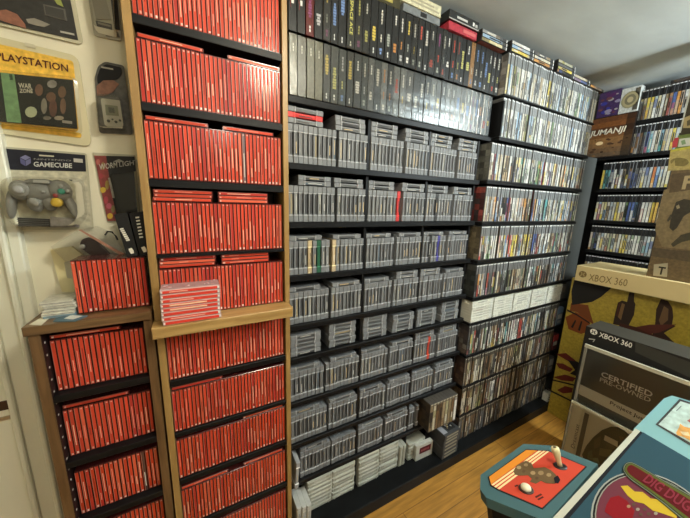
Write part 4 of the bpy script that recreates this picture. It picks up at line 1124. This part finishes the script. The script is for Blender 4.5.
for k, (s_, c) in enumerate(((1.03, (.24, .24, .21)), (1.0, (.012, .012, .012)), (.965, (.22, .22, .18)), (.945, (.105, .024, .034)))):
    b.prism([p+n_p*(.0022+k*.0003) for p in ell(oc, ex*s_, ey*s_)], n_p*-.0003, c)
def pp(px, c, o): b.prism([fp(u, v)+n_p*o for u, v in px], n_p*-.0003, c)
pp([(606, 506), (610, 499), (618, 497), (626, 502), (634, 512), (632, 520), (615, 521), (604, 513)], (.17, .007, .010), .0038)
pp([(620, 487.5), (627, 487), (634, 493), (642, 493.5), (650, 500), (658, 501), (668, 509), (676, 513), (676, 520), (662, 515), (652, 512), (643, 505), (634, 503), (627, 497)], (.40, .27, .02), .0038)
for cx, cy_ in ((633, 506), (637, 511), (644, 511), (648, 515.5), (655, 515), (640, 516), (628, 508)):
    b.prism([fp(cx+2*math.cos(t_*.785), cy_+1.6*math.sin(t_*.785))+n_p*.0042 for t_ in range(8)], n_p*-.0003, random.choice([(.26, .18, .10), (.08, .045, .03), (.24, .21, .16)]))
part('oval_emblem', b, M['matte'], r)
cap = [(640, 468), (630, 463), (625, 464.5), (622.5, 468), (622, 472), (625, 477), (630, 482), (645.5, 493), (662, 505.5), (676, 517.5), (700, 538), (722, 521), (690, 496.5), (660, 480)]
def shrink(px, k):
    out = []
    ax = Vector((705-631.5, 522-472.5)); L2 = ax.length_squared
    for u, v in px:
        t_ = max(0, min(1.2, (Vector((u, v))-Vector((631.5, 472.5))).dot(ax)/L2)); q = Vector((631.5, 472.5))+ax*t_
        out.append((q.x+(u-q.x)*k, q.y+(v-q.y)*k))
    return out
b = MB()
for k, (f_, c) in enumerate(((1.0, (.012, .014, .012)), (.95, (.12, .14, .09)), (.86, (.02, .02, .015)), (.80, (.07, .075, .014)), (.58, (.075, .006, .006)))):
    b.prism([fp(u, v)+n_p*(.0046+k*.0003) for u, v in shrink(rounded(cap, 3), f_)], n_p*-.0003, c)
part('name_plate', b, M['matte'], r)
t0 = fp(641, 483.5); t1 = fp(686, 515)
ux = (t1-t0).normalized(); uy = n_p.cross(ux)
part('name_lettering', text_mb('DIG DUG', t0+n_p*.0062, ux, uy, (.16, .02, .03), height=(fp(652, 491)-fp(658, 483)).length, width=(t1-t0).length, bold=.02), M['matte'], r)
# pale blue raised end with its picture
n_m = Vector((-.50, -.06, .864)).normalized()
fm = lambda u, v: atP(u, v, B+n_m*.006, n_m)
m0 = [fm(u, v) for u, v in ((640.5, 436.5), (633.5, 429), (664, 398.5), (672, 395.5), (700, 404), (760, 470), (740, 490))]
b = MB(); b.prism(m0, down*.12, (.30, .56, .60)); part('raised_end', b, M['paleblue'], r, label='pale blue raised end')
b = MB()
def mm(px, c, o): b.prism([fm(u, v)+n_m*o for u, v in px], n_m*-.0004, c)
mm([(655.5, 424.5), (679.5, 399), (720, 412), (735, 470), (700, 452)], (.015, .014, .016), .0008)
mm([(658.5, 424.6), (680.5, 401.5), (718, 413.5), (732, 466), (700, 448.5)], (.40, .52, .50), .0012)
mm([(672, 407.5), (675, 404.8), (675.7, 405.4), (672.6, 408.3)], (.03, .03, .03), .0016); mm([(676, 411), (681, 406), (681.6, 406.6), (676.6, 411.6)], (.10, .12, .13), .0016)
mm([(676, 433), (679, 427.5), (680, 424), (684, 427), (690, 428.5), (700, 432), (704, 444), (694, 443.5), (684, 437.5), (677, 435.5)], (.62, .30, .06), .0018)
mm([(680, 432), (688, 432.5), (690, 437), (683, 435.5)], (.66, .52, .30), .0022)
mm([(687, 421), (692, 418), (700, 424), (692, 424.5)], (.30, .05, .05), .0018)
part('picture_panel', b, M['print'], r, label='white picture panel')
# dark stand down to the floor
b = MB(); q_ = [B+dA*.06+dC*.05, A2-dA*.04+dC*.05, A2-dA*.04+dC*.28, B+dA*.06+dC*.28]
b.prism([p+down*(.161-.0) for p in q_], (0, 0, FL-(q_[0].z-.161)+.03), (.012, .012, .013)); part('pedestal', b, M['black'], r, label='black pedestal')
# ------------------------------------------------------------------ blister packs hanging on the cream wall
WY = .9975
fw = lambda u, v: atY(u, v, .994)
def card(px, c, name='backing_card', m='print', root=None, y=.994, th=.003, label=None, off=0.0):
    b = MB(); b.prism([atY(u, v, y)+Vector((0, -off, 0)) for u, v in px], (0, th, 0), c)
    return part(name, b, M[m], root, label=label)
def shell(px, depth, root, y=.990, inset=.12, name='clear_blister'):
    """shallow clear bubble with sloping sides"""
    P = [atY(u, v, y) for u, v in px]; c = sum(P, Vector())/len(P)
    Q = [Vector((c.x+(p.x-c.x)*(1-inset), y-depth, c.z+(p.z-c.z)*(1-inset))) for p in P]
    b = MB(); n = len(P); i0 = 0
    b.v = [tuple(p) for p in P]+[tuple(q) for q in Q]
    for k in range(n): b.f.append((k, (k+1) % n, n+(k+1) % n, n+k)); b.c.append((1, 1, 1)); b.sm.append(False)
    b.f.append(tuple(range(n, 2*n))); b.c.append((1, 1, 1)); b.sm.append(False)
    return part(name, b, M['blister'], root)
def words_w(s, ll, lr, tl, c, root, y=.9915, bold=0.0, name='lettering', shear=0.0, parent=None):
    p, q, t_ = atY(*ll, y), atY(*lr, y), atY(*tl, y)
    part(name, text_mb(s, (p.x, y-.0002, p.z), (q.x-p.x, 0, q.z-p.z), (t_.x-p.x, 0, t_.z-p.z), c, height=(t_-p).length, width=(q-p).length, bold=bold, shear=shear), M['flat'], root, parent)

# topmost black pack
r = thing('blister_pack', 'black blister pack with a white rimmed shell, topmost on the cream wall', 'blister pack', (-.28, .98, .33))
card(rounded([(-14, -40), (70, -24), (83.5, 45), (-14, 22)], 7), (.56, .53, .38), 'plastic_rim', 'jewel', root=r)
card([(-14, -38), (66, -22), (78, 40), (-14, 19)], (.035, .034, .032), root=r, y=.9915, th=.002, label='black backing card')
card([(-6, 11), (6, 9.5), (17, 14), (25, 24), (26, 28.5), (12, 24), (-6, 18)], (.30, .13, .085), 'printed_arm', 'print', r, .9905, .0008)
card([(43, 4), (65, 9), (67, 21), (45, 15)], (.12, .115, .10), 'window', 'flat', r, .9900, .0016, label='grey window')
card([(44.5, 5.5), (63.5, 10), (65, 19.5), (46, 14)], (.060, .058, .052), 'screen', 'flat', r, .9893, .0008)
card([(26, 19), (34, 18), (42, 21), (50, 24.5), (44, 27), (36, 25.5), (28, 23)], (.27, .25, .21), 'badge', 'flat', r, .9900, .0008)
card([(53, -2), (60, -2), (63.5, 7), (57, 4)], (.32, .36, .10), 'accent', 'flat', r, .9900, .0008)
card([(60, 30.5), (74, 33.5), (74.5, 35.5), (60.5, 32.5)], (.42, .40, .35), 'small_mark', 'flat', r, .9900, .0008)

# yellow pack
r = thing('blister_pack', 'yellow orange blister pack lettered PLAYSTATION around a dark game case', 'blister pack', (-.29, .98, .11))
card(rounded([(-16, 33), (78, 56), (92, 147), (-10, 132)], 9), (.66, .61, .40), 'plastic_rim', 'jewel', root=r, label='pale clear rim')
card(rounded([(-14, 41), (73, 61), (81.5, 138), (-10, 127)], 3), (.86, .52, .07), root=r, y=.9920, th=.002, label='yellow orange card')
words_w('PLAYSTATION', (-3.5, 59.5), (68.5, 72.2), (-4.5, 51.5), (.10, .03, .02), r, .9910, .015)
card([(-12, 72), (74, 79.5), (79, 131), (-6, 122)], (.60, .36, .07), 'tray', 'jewel', r, .984, .008, label='orange tinted tray')
card([(-10, 71.5), (72.5, 80), (77, 128.5), (-4, 121)], (.022, .024, .022), 'game_case', 'flat', r, .980, .004, label='dark game case front')
card([(0.5, 72.5), (14, 73.8), (21.5, 123), (7, 121.8)], (.17, .31, .15), 'green_band', 'print', r, .9790, .001)
card([(9, 74), (12, 74.3), (13, 80), (10, 80)], (.03, .06, .03), 'band_mark', 'flat', r, .9786, .0005)
words_w('WAR', (18.8, 88.0), (32, 89), (18.3, 82.8), (.62, .60, .50), r, .9788, .02, 'title')
words_w('ZONE', (19.8, 92.8), (33, 93.2), (19.5, 88.8), (.62, .60, .50), r, .9788, .02, 'title')
card([(25.5+6*math.cos(t_*.524)+5.5, 112+5.5*math.sin(t_*.524)) for t_ in range(12)], (.40, .44, .30), 'round_seal', 'flat', r, .9788, .0006)
pic = MB()
for cx, cy_, a, e_, c in ((52, 84, 5, 4, (.26, .25, .24)), (39, 90, 4, 6, (.17, .09, .06)), (62, 92, 4, 6, (.15, .085, .05)), (51, 97, 5, 5, (.16, .085, .055)), (53, 108, 4, 9, (.12, .055, .04)), (44, 106, 3, 8, (.22, .21, .18)), (63, 106, 3, 8, (.16, .09, .06)), (59, 118, 5, 2.2, (.30, .26, .2)), (47, 118, 4, 2, (.2, .18, .15))):
    pic.prism([atY(cx+a*math.cos(t_*.628), cy_+e_*math.sin(t_*.628), .9787) for t_ in range(10)], (0, .0006, 0), c)
part('printed_picture', pic, M['print'], r)
card([(62, 120), (72, 121.3), (72.2, 124), (62.3, 122.8)], (.32, .30, .27), 'small_mark', 'flat', r, .9788, .0006)
card(rounded([(24, 42.2), (35, 44.8), (36, 48.5), (25, 46)], 1.5), (.62, .58, .42), 'hang_hole', 'flat', r, .9912, .0005)
shell(rounded([(-12, 70), (77, 78), (83, 135), (-8, 124)], 6), .016, r, .991, .04)

# console controller pack
r = thing('blister_pack', 'clear blister pack with a grey game controller, lettered GAMECUBE', 'blister pack', (-.30, .98, -.09))
card(rounded([(2.5, 146.5), (86.5, 153.2), (93.5, 229.5), (13.5, 230)], 3), (.50, .48, .36), 'clear_back', 'jewel', root=r, label='pale clear back')
card([(4.5, 148.5), (85, 155), (86, 171.5), (6.5, 169.5)], (.018, .018, .026), 'header_card', 'flat', r, .9925, .0012, label='black header card')
card([(7.5, 170), (86, 172), (91.5, 227), (15.5, 228)], (.54, .51, .38), 'insert_card', 'print', r, .9925, .0012)
words_w('GAMECUBE', (33.8, 166.6), (72.2, 168.2), (33.6, 161.6), (.62, .62, .58), r, .9908, .02)
words_w('NINTENDO', (34, 159.8), (71, 161.4), (34, 158.2), (.34, .34, .33), r, .9908, 0)
lg = MB()
for pp_, c in (([(20, 158.6), (25, 156), (25, 163.5), (20.4, 166)][:0] or [(20, 157.5), (25.2, 155), (30.5, 157.5), (25.4, 160.2)], (.20, .20, .34)), ([(20, 158.2), (25.1, 160.8), (25.3, 166), (20.5, 163.2)], (.10, .10, .22)), ([(25.6, 160.8), (30.6, 158.2), (30.8, 163), (25.8, 166)], (.15, .15, .28))):
    lg.prism([atY(u, v, .9908) for u, v in pp_], (0, .0005, 0), c)
part('cube_logo', lg, M['flat'], r)
card([(73.5, 158.3), (82.5, 159), (82.8, 162.8), (73.8, 162)], (.52, .5, .46), 'rating_label', 'flat', r, .9908, .0005)
card(rounded([(39, 154.6), (54, 155.6), (54, 157), (39, 156)], .6), (.60, .57, .44), 'hang_hole', 'flat', r, .9908, .0005)
# the controller itself
g = (.20, .20, .19)
def at2(u, v, y): return atY(u, v, y)
k = MB(); yc = .968
def blob(u, v, ru, rv, dy, c=g, y=yc, k_=None, rot=None):
    p = at2(u, v, y); q = at2(u+ru, v, y); w_ = at2(u, v+rv, y)
    (k_ or k).ellipsoid(p, (abs(q.x-p.x), dy, abs(w_.z-p.z)), c, rot=rot)
blob(20.5, 190, 11, 10, .020); blob(60, 191, 12.5, 11, .020); blob(40, 192, 22, 9, .017); blob(40, 183, 16, 4.5, .013, y=yc+.004)
blob(11.5, 204, 5.2, 15, .014, y=yc+.006, rot=Matrix.Rotation(.12, 3, 'Y')); blob(71, 205, 5.4, 15, .014, y=yc+.006, rot=Matrix.Rotation(-.30, 3, 'Y')); blob(36, 203, 9, 9, .014); blob(50, 203, 8, 8, .013)
part('controller_body', k, M['plastic'], r, label='grey controller body')
def cyl(u, v, rad, h_, c, name, y=.950, dome=True, lab=None, n=18):
    b = MB(); p = at2(u, v, y); b.lathe(p, (0, -1, 0), [(rad, -.006), (rad, h_*.6), (rad*.8, h_), (rad*.2, h_*1.05 if dome else h_)], c, n); return part(name, b, M['plastic'], r, label=lab)
cyl(19.5, 189.5, .0155, .002, (.26, .26, .25), 'stick_ring'); cyl(19.5, 189.5, .0098, .009, (.32, .32, .30), 'thumb_stick', lab='grey thumb stick')
cyl(57, 202.5, .0108, .007, (.60, .40, .04), 'second_stick', .952, lab='yellow orange stick')
cyl(61.5, 191.5, .0070, .004, (.04, .24, .17), 'round_button', lab='green button'); cyl(55.5, 195.5, .0048, .004, (.30, .04, .04), 'round_button', lab='red button')
cyl(67.5, 191, .0046, .003, (.30, .30, .29), 'round_button'); cyl(61, 186, .0046, .003, (.30, .30, .29), 'round_button'); cyl(43.5, 192, .0030, .004, (.30, .30, .29), 'start_button', .951)
cyl(33, 201, .0075, .003, (.28, .28, .27), 'direction_pad', .953); cyl(36, 203.5, .0065, .003, (.26, .26, .25), 'direction_pad', .953)
card([(33, 179.5), (49, 180.5), (49, 183.5), (33, 182.5)], (.34, .34, .32), 'nameplate', 'flat', r, .9525, .004)
card([(17, 217.5), (49, 219), (50, 227), (18, 226)], (.030, .030, .032), 'coiled_cable', 'plastic', r, .984, .008, label='black folded cable')
card([(50, 217), (77.5, 218.2), (78.5, 227.3), (50.5, 227.5)], (.30, .28, .27), 'plug_card', 'print', r, .984, .008)
cb = MB()
for dv in (219.5, 221.5, 223.5, 225.2): cb.tube([at2(17, dv, .982), at2(33, dv+.6, .981), at2(49, dv+1, .982)], .0011, (.10, .10, .1))
part('cable', cb, M['plastic'], r)
shell(rounded([(7, 176), (84, 178), (88, 216), (80, 226), (20, 227), (9, 212)], 9), .048, r, .991, .10)

# small memory unit pack
r = thing('blister_pack', 'narrow blister pack with a small pale memory unit with a grey screen', 'blister pack', (-.17, .98, .12))
card(rounded([(94.5, 78), (98, 66), (105, 61.5), (124, 65.5), (133, 134.5), (99.5, 133)], 3), (.12, .115, .10), 'backing_card', 'print', r, .994, .003)
card(rounded([(97, 77), (100, 68.5), (106, 64), (121.5, 67.5), (122, 74), (118, 79), (97.5, 84)], 2), (.018, .018, .02), 'header_card', 'flat', r, .9920, .0012)
card([(101, 66.2), (113, 68.4), (113.4, 70), (101.4, 67.8)], (.50, .48, .42), 'small_mark', 'flat', r, .9912, .0005)
card([(96.5, 86), (103, 80.5), (113, 80), (119, 84), (113, 92), (104, 96), (97, 95.5)], (.30, .14, .09), 'printed_hand', 'print', r, .9915, .0006)
card(rounded([(100.5, 98), (120.5, 100.5), (123.8, 127.5), (104.5, 125.5)], 2.5), (.42, .405, .34), 'memory_unit', 'plastic', r, .970, .020, label='pale memory unit')
card([(104.8, 104.5), (117.5, 106), (119, 116), (106, 115)], (.22, .23, .17), 'screen', 'flat', r, .9692, .001)
card([(108, 107), (114, 108), (115, 113), (109, 112.5)], (.12, .125, .10), 'screen_picture', 'flat', r, .9688, .0005)
for u, v, q_ in ((108.5, 121, .0034), (112.5, 119.5, .002), (116, 122, .0030), (120, 120.5, .0026)):
    b = MB(); b.lathe(atY(u, v, .9695), (0, -1, 0), [(q_, -.001), (q_, .0015), (q_*.6, .002)], (.06, .06, .055), 12); part('button', b, M['plastic'], r)
shell(rounded([(97.5, 96), (122, 98), (127, 131), (101, 130)], 4), .030, r, .9910, .06)

# upper clear pack
r = thing('blister_pack', 'clear blister pack with a dark card, beside the top of the oak bookcase', 'blister pack', (-.17, .98, .29))
card(rounded([(84, -30), (117, -26), (121.5, 41), (94, 35.5)], 3), (.45, .43, .34), 'clear_back', 'jewel', r, .994, .003)
card([(107, -28), (115, -26), (120, 30), (114.5, 29)], (.030, .028, .026), 'dark_card', 'flat', r, .9915, .0012)
card([(90.5, -6), (105, -5), (111.5, 20), (96, 19)], (.30, .285, .235), 'grey_window', 'jewel', r, .9915, .0012)
card([(95.5, 20.5), (111.5, 24), (112.5, 31.5), (97, 26.5)], (.06, .055, .05), 'lower_card', 'flat', r, .9910, .0012)
card([(97.5, 21.8), (110.5, 25), (110.8, 27), (98, 23.8)], (.24, .225, .19), 'card_mark', 'flat', r, .9905, .0005)
card([(104, 30), (118, 32), (120, 37.5), (106, 36)], (.14, .13, .11), 'foot_card', 'flat', r, .9915, .001)
shell(rounded([(86, -28), (114, -24), (118, 38), (96, 33)], 3), .024, r, .9910, .08)

# worm light pack, partly behind the oak bookcase
r = thing('blister_pack', 'black blister pack lettered WORM LIGHT with a red and yellow edge', 'blister pack', (-.16, .98, -.06))
PXR = 141
card([(92.5, 152.5), (135, 155), (PXR, 222), (107, 222)], (.50, .48, .36), 'clear_back', 'jewel', r, .9955, .0015)
card([(94, 155.5), (134.5, 156.5), (140.5, 221), (107.5, 221)], (.026, .025, .024), 'backing_card', 'flat', r, .9935, .0018, label='black backing card')
card([(94, 155.5), (106, 156), (109, 176), (112.5, 198), (118, 221), (107.5, 221)], (.22, .04, .035), 'colour_band', 'print', r, .9928, .0006, label='red and yellow band')
pic = MB()
for cx, cy_, a, e_, c in ((98, 162, 2, 3, (.40, .12, .10)), (103, 166, 2, 4, (.28, .20, .08)), (101, 176, 2, 3, (.30, .05, .06)), (103, 190, 3, 3, (.50, .36, .05)), (107, 185, 2, 5, (.30, .22, .06)), (106, 200, 2, 4, (.35, .06, .08)), (109, 206, 3, 3, (.42, .10, .14)), (110, 216, 3, 3, (.55, .35, .05)), (113, 209, 2, 4, (.22, .18, .08))):
    pic.prism([atY(cx+a*math.cos(t_*.785), cy_+e_*math.sin(t_*.785), .9922) for t_ in range(8)], (0, .0005, 0), c)
part('band_picture', pic, M['flat'], r)
words_w('WORM', (99.5, 170), (117.5, 167.5), (99, 164.2), (.50, .48, .42), r, .9915, .01)
words_w('LIGHT', (119.5, 167), (138.5, 164.5), (119, 162), (.42, .40, .36), r, .9915, .01)
card([(113, 161.5), (119, 159), (124, 161.5), (118.5, 162.5)], (.30, .29, .26), 'emblem', 'flat', r, .9918, .0005)
card([(113, 176), (134, 174), (137, 208), (121, 212)], (.010, .010, .010), 'black_lamp', 'plastic', r, .975, .017, label='black plastic lamp')
card([(108, 178), (110, 177.5), (115, 198), (112.5, 198)], (.36, .35, .30), 'side_lettering', 'print', r, .9918, .0005)
shell([(111, 174), (136, 171), (139.5, 213), (119, 215)], .022, r, .9912, .06)

# things standing and leaning behind the red row on the short bookcase
for px_, lab, t0_, t1_ in (([(114, 214.5), (127, 212.5), (138.5, 255.5), (127, 257)], 'black slim game box leaning on the wall, farther from the oak bookcase', (121.5, 228.5), (128.8, 241.5)),
                     ([(129, 213.5), (142.5, 212), (149.5, 255), (140, 256)], 'black slim game box leaning on the wall, touching the oak bookcase', (137.3, 217), (141.6, 240))):
    r = thing('slim_box', lab, 'game box', (-.13, .95, -.15), 'slim black boxes above the red row')
    card(px_, (.016, .016, .017), 'box_body', 'flat', r, .902, .05)
    pb = MB()
    n = 7
    for q in range(n):
        f = q/n; u = t0_[0]+(t1_[0]-t0_[0])*f; v = t0_[1]+(t1_[1]-t0_[1])*f
        pb.prism([atY(u+dx, v+dy_, .9012) for dx, dy_ in ((-2.0, 0), (1.8, -.6), (2.1, .9), (-1.6, 1.5))], (0, .0005, 0), (.78, .76, .68))
    part('spine_lettering', pb, M['flat'], r)
    eb_ = MB(); u, v = t1_[0]+2.2, t1_[1]+9.5
    eb_.prism([atY(u+dx, v+dy_, .9012) for dx, dy_ in ((-2.8, -2), (.5, -3.2), (2.6, -.5), (3, 2.2), (0, 3), (-1.4, .8))], (0, .0005, 0), (.80, .77, .66)); part('emblem', eb_, M['flat'], r)
r = thing('wall_plate', 'pale yellow plastic plate fixed to the cream wall behind the red row', 'plate', (-.24, .99, -.28))
card([(50, 249.6), (71.5, 246.7), (92, 262), (92, 292), (62, 292)], (.74, .66, .38), 'plate_body', 'flat', r, .985, .012)
card(rounded([(64, 262), (72, 261), (76, 279), (67, 278)], 1.5), (.50, .47, .34), 'raised_panel', 'plastic', r, .981, .005, label='greyish raised panel')
r = thing('clear_pouch', 'clear plastic pouch with a dark red gadget, behind the red row', 'pouch', (-.18, .96, -.2))
card([(50, 247), (79, 229.5), (97, 226), (112, 233), (128, 258), (128, 266), (66, 262)], (1, 1, 1), 'clear_film', 'wrap', r, .955, .004)
card(rounded([(79.5, 247), (81, 240), (87, 237.3), (97, 240), (100, 245), (112, 257), (100, 259), (90, 255), (82, 249)], 3), (.055, .012, .010), 'gadget_body', 'plastic', r, .960, .014, label='dark red gadget')
card([(78, 229.8), (81, 229.6), (128, 256), (126, 258.5)], (.40, .20, .14), 'folded_edge', 'flat', r, .9535, .0012)
b = MB(); b.tube([atY(105, 235, .953), atY(107.5, 231.5, .952), atY(112, 232, .952), (atY(116, 236.5, .952)), atY(117.5, 240, .953)], .0022, (.02, .02, .02)); part('cable_loop', b, M['plastic'], r)
b = MB(); b.lathe(atY(82.5, 246.5, .952), (0, -1, 0), [(.006, 0), (.006, .003), (.004, .004)], (.38, .36, .30), 14); part('metal_cap', b, M['metal'], r)
# ------------------------------------------------------------------ light
def lamp(name, loc, size, power, col):
    l = bpy.data.lights.new(name, 'AREA'); l.shape = 'DISK'; l.size = size; l.energy = power; l.color = col
    o = bpy.data.objects.new(name, l); COL.objects.link(o); o.location = (loc[0], loc[1], loc[2]+H); return o
def point(name, loc, rad, power, col):
    l = bpy.data.lights.new(name, 'POINT'); l.shadow_soft_size = rad; l.energy = power; l.color = col
    o = bpy.data.objects.new(name, l); COL.objects.link(o); o.location = (loc[0], loc[1], loc[2]+H); return o
point('ceiling_bulb', (2.02, -.35, .56), .08, 35, (.87, .98, 1.0))
point('warm_bulb', (.40, .02, .67), .08, 11.5, (1.0, .92, .74))
point('rear_fill', (.24, -.75, .52), .09, 5.5, (1.0, .92, .76))  # added fill behind the viewer to brighten the front display boxes
w = bpy.data.worlds.new('world'); w.use_nodes = True
w.node_tree.nodes['Background'].inputs[0].default_value = (.9, .9, .85, 1); w.node_tree.nodes['Background'].inputs[1].default_value = .05
bpy.context.scene.world = w
vs = bpy.context.scene.view_settings
vs.view_transform = 'Standard'; vs.look = 'None'; vs.gamma = 1; vs.use_curve_mapping = False
vs.exposure = 1.2
for o in bpy.data.objects:
    if '_o' in o: del o['_o']
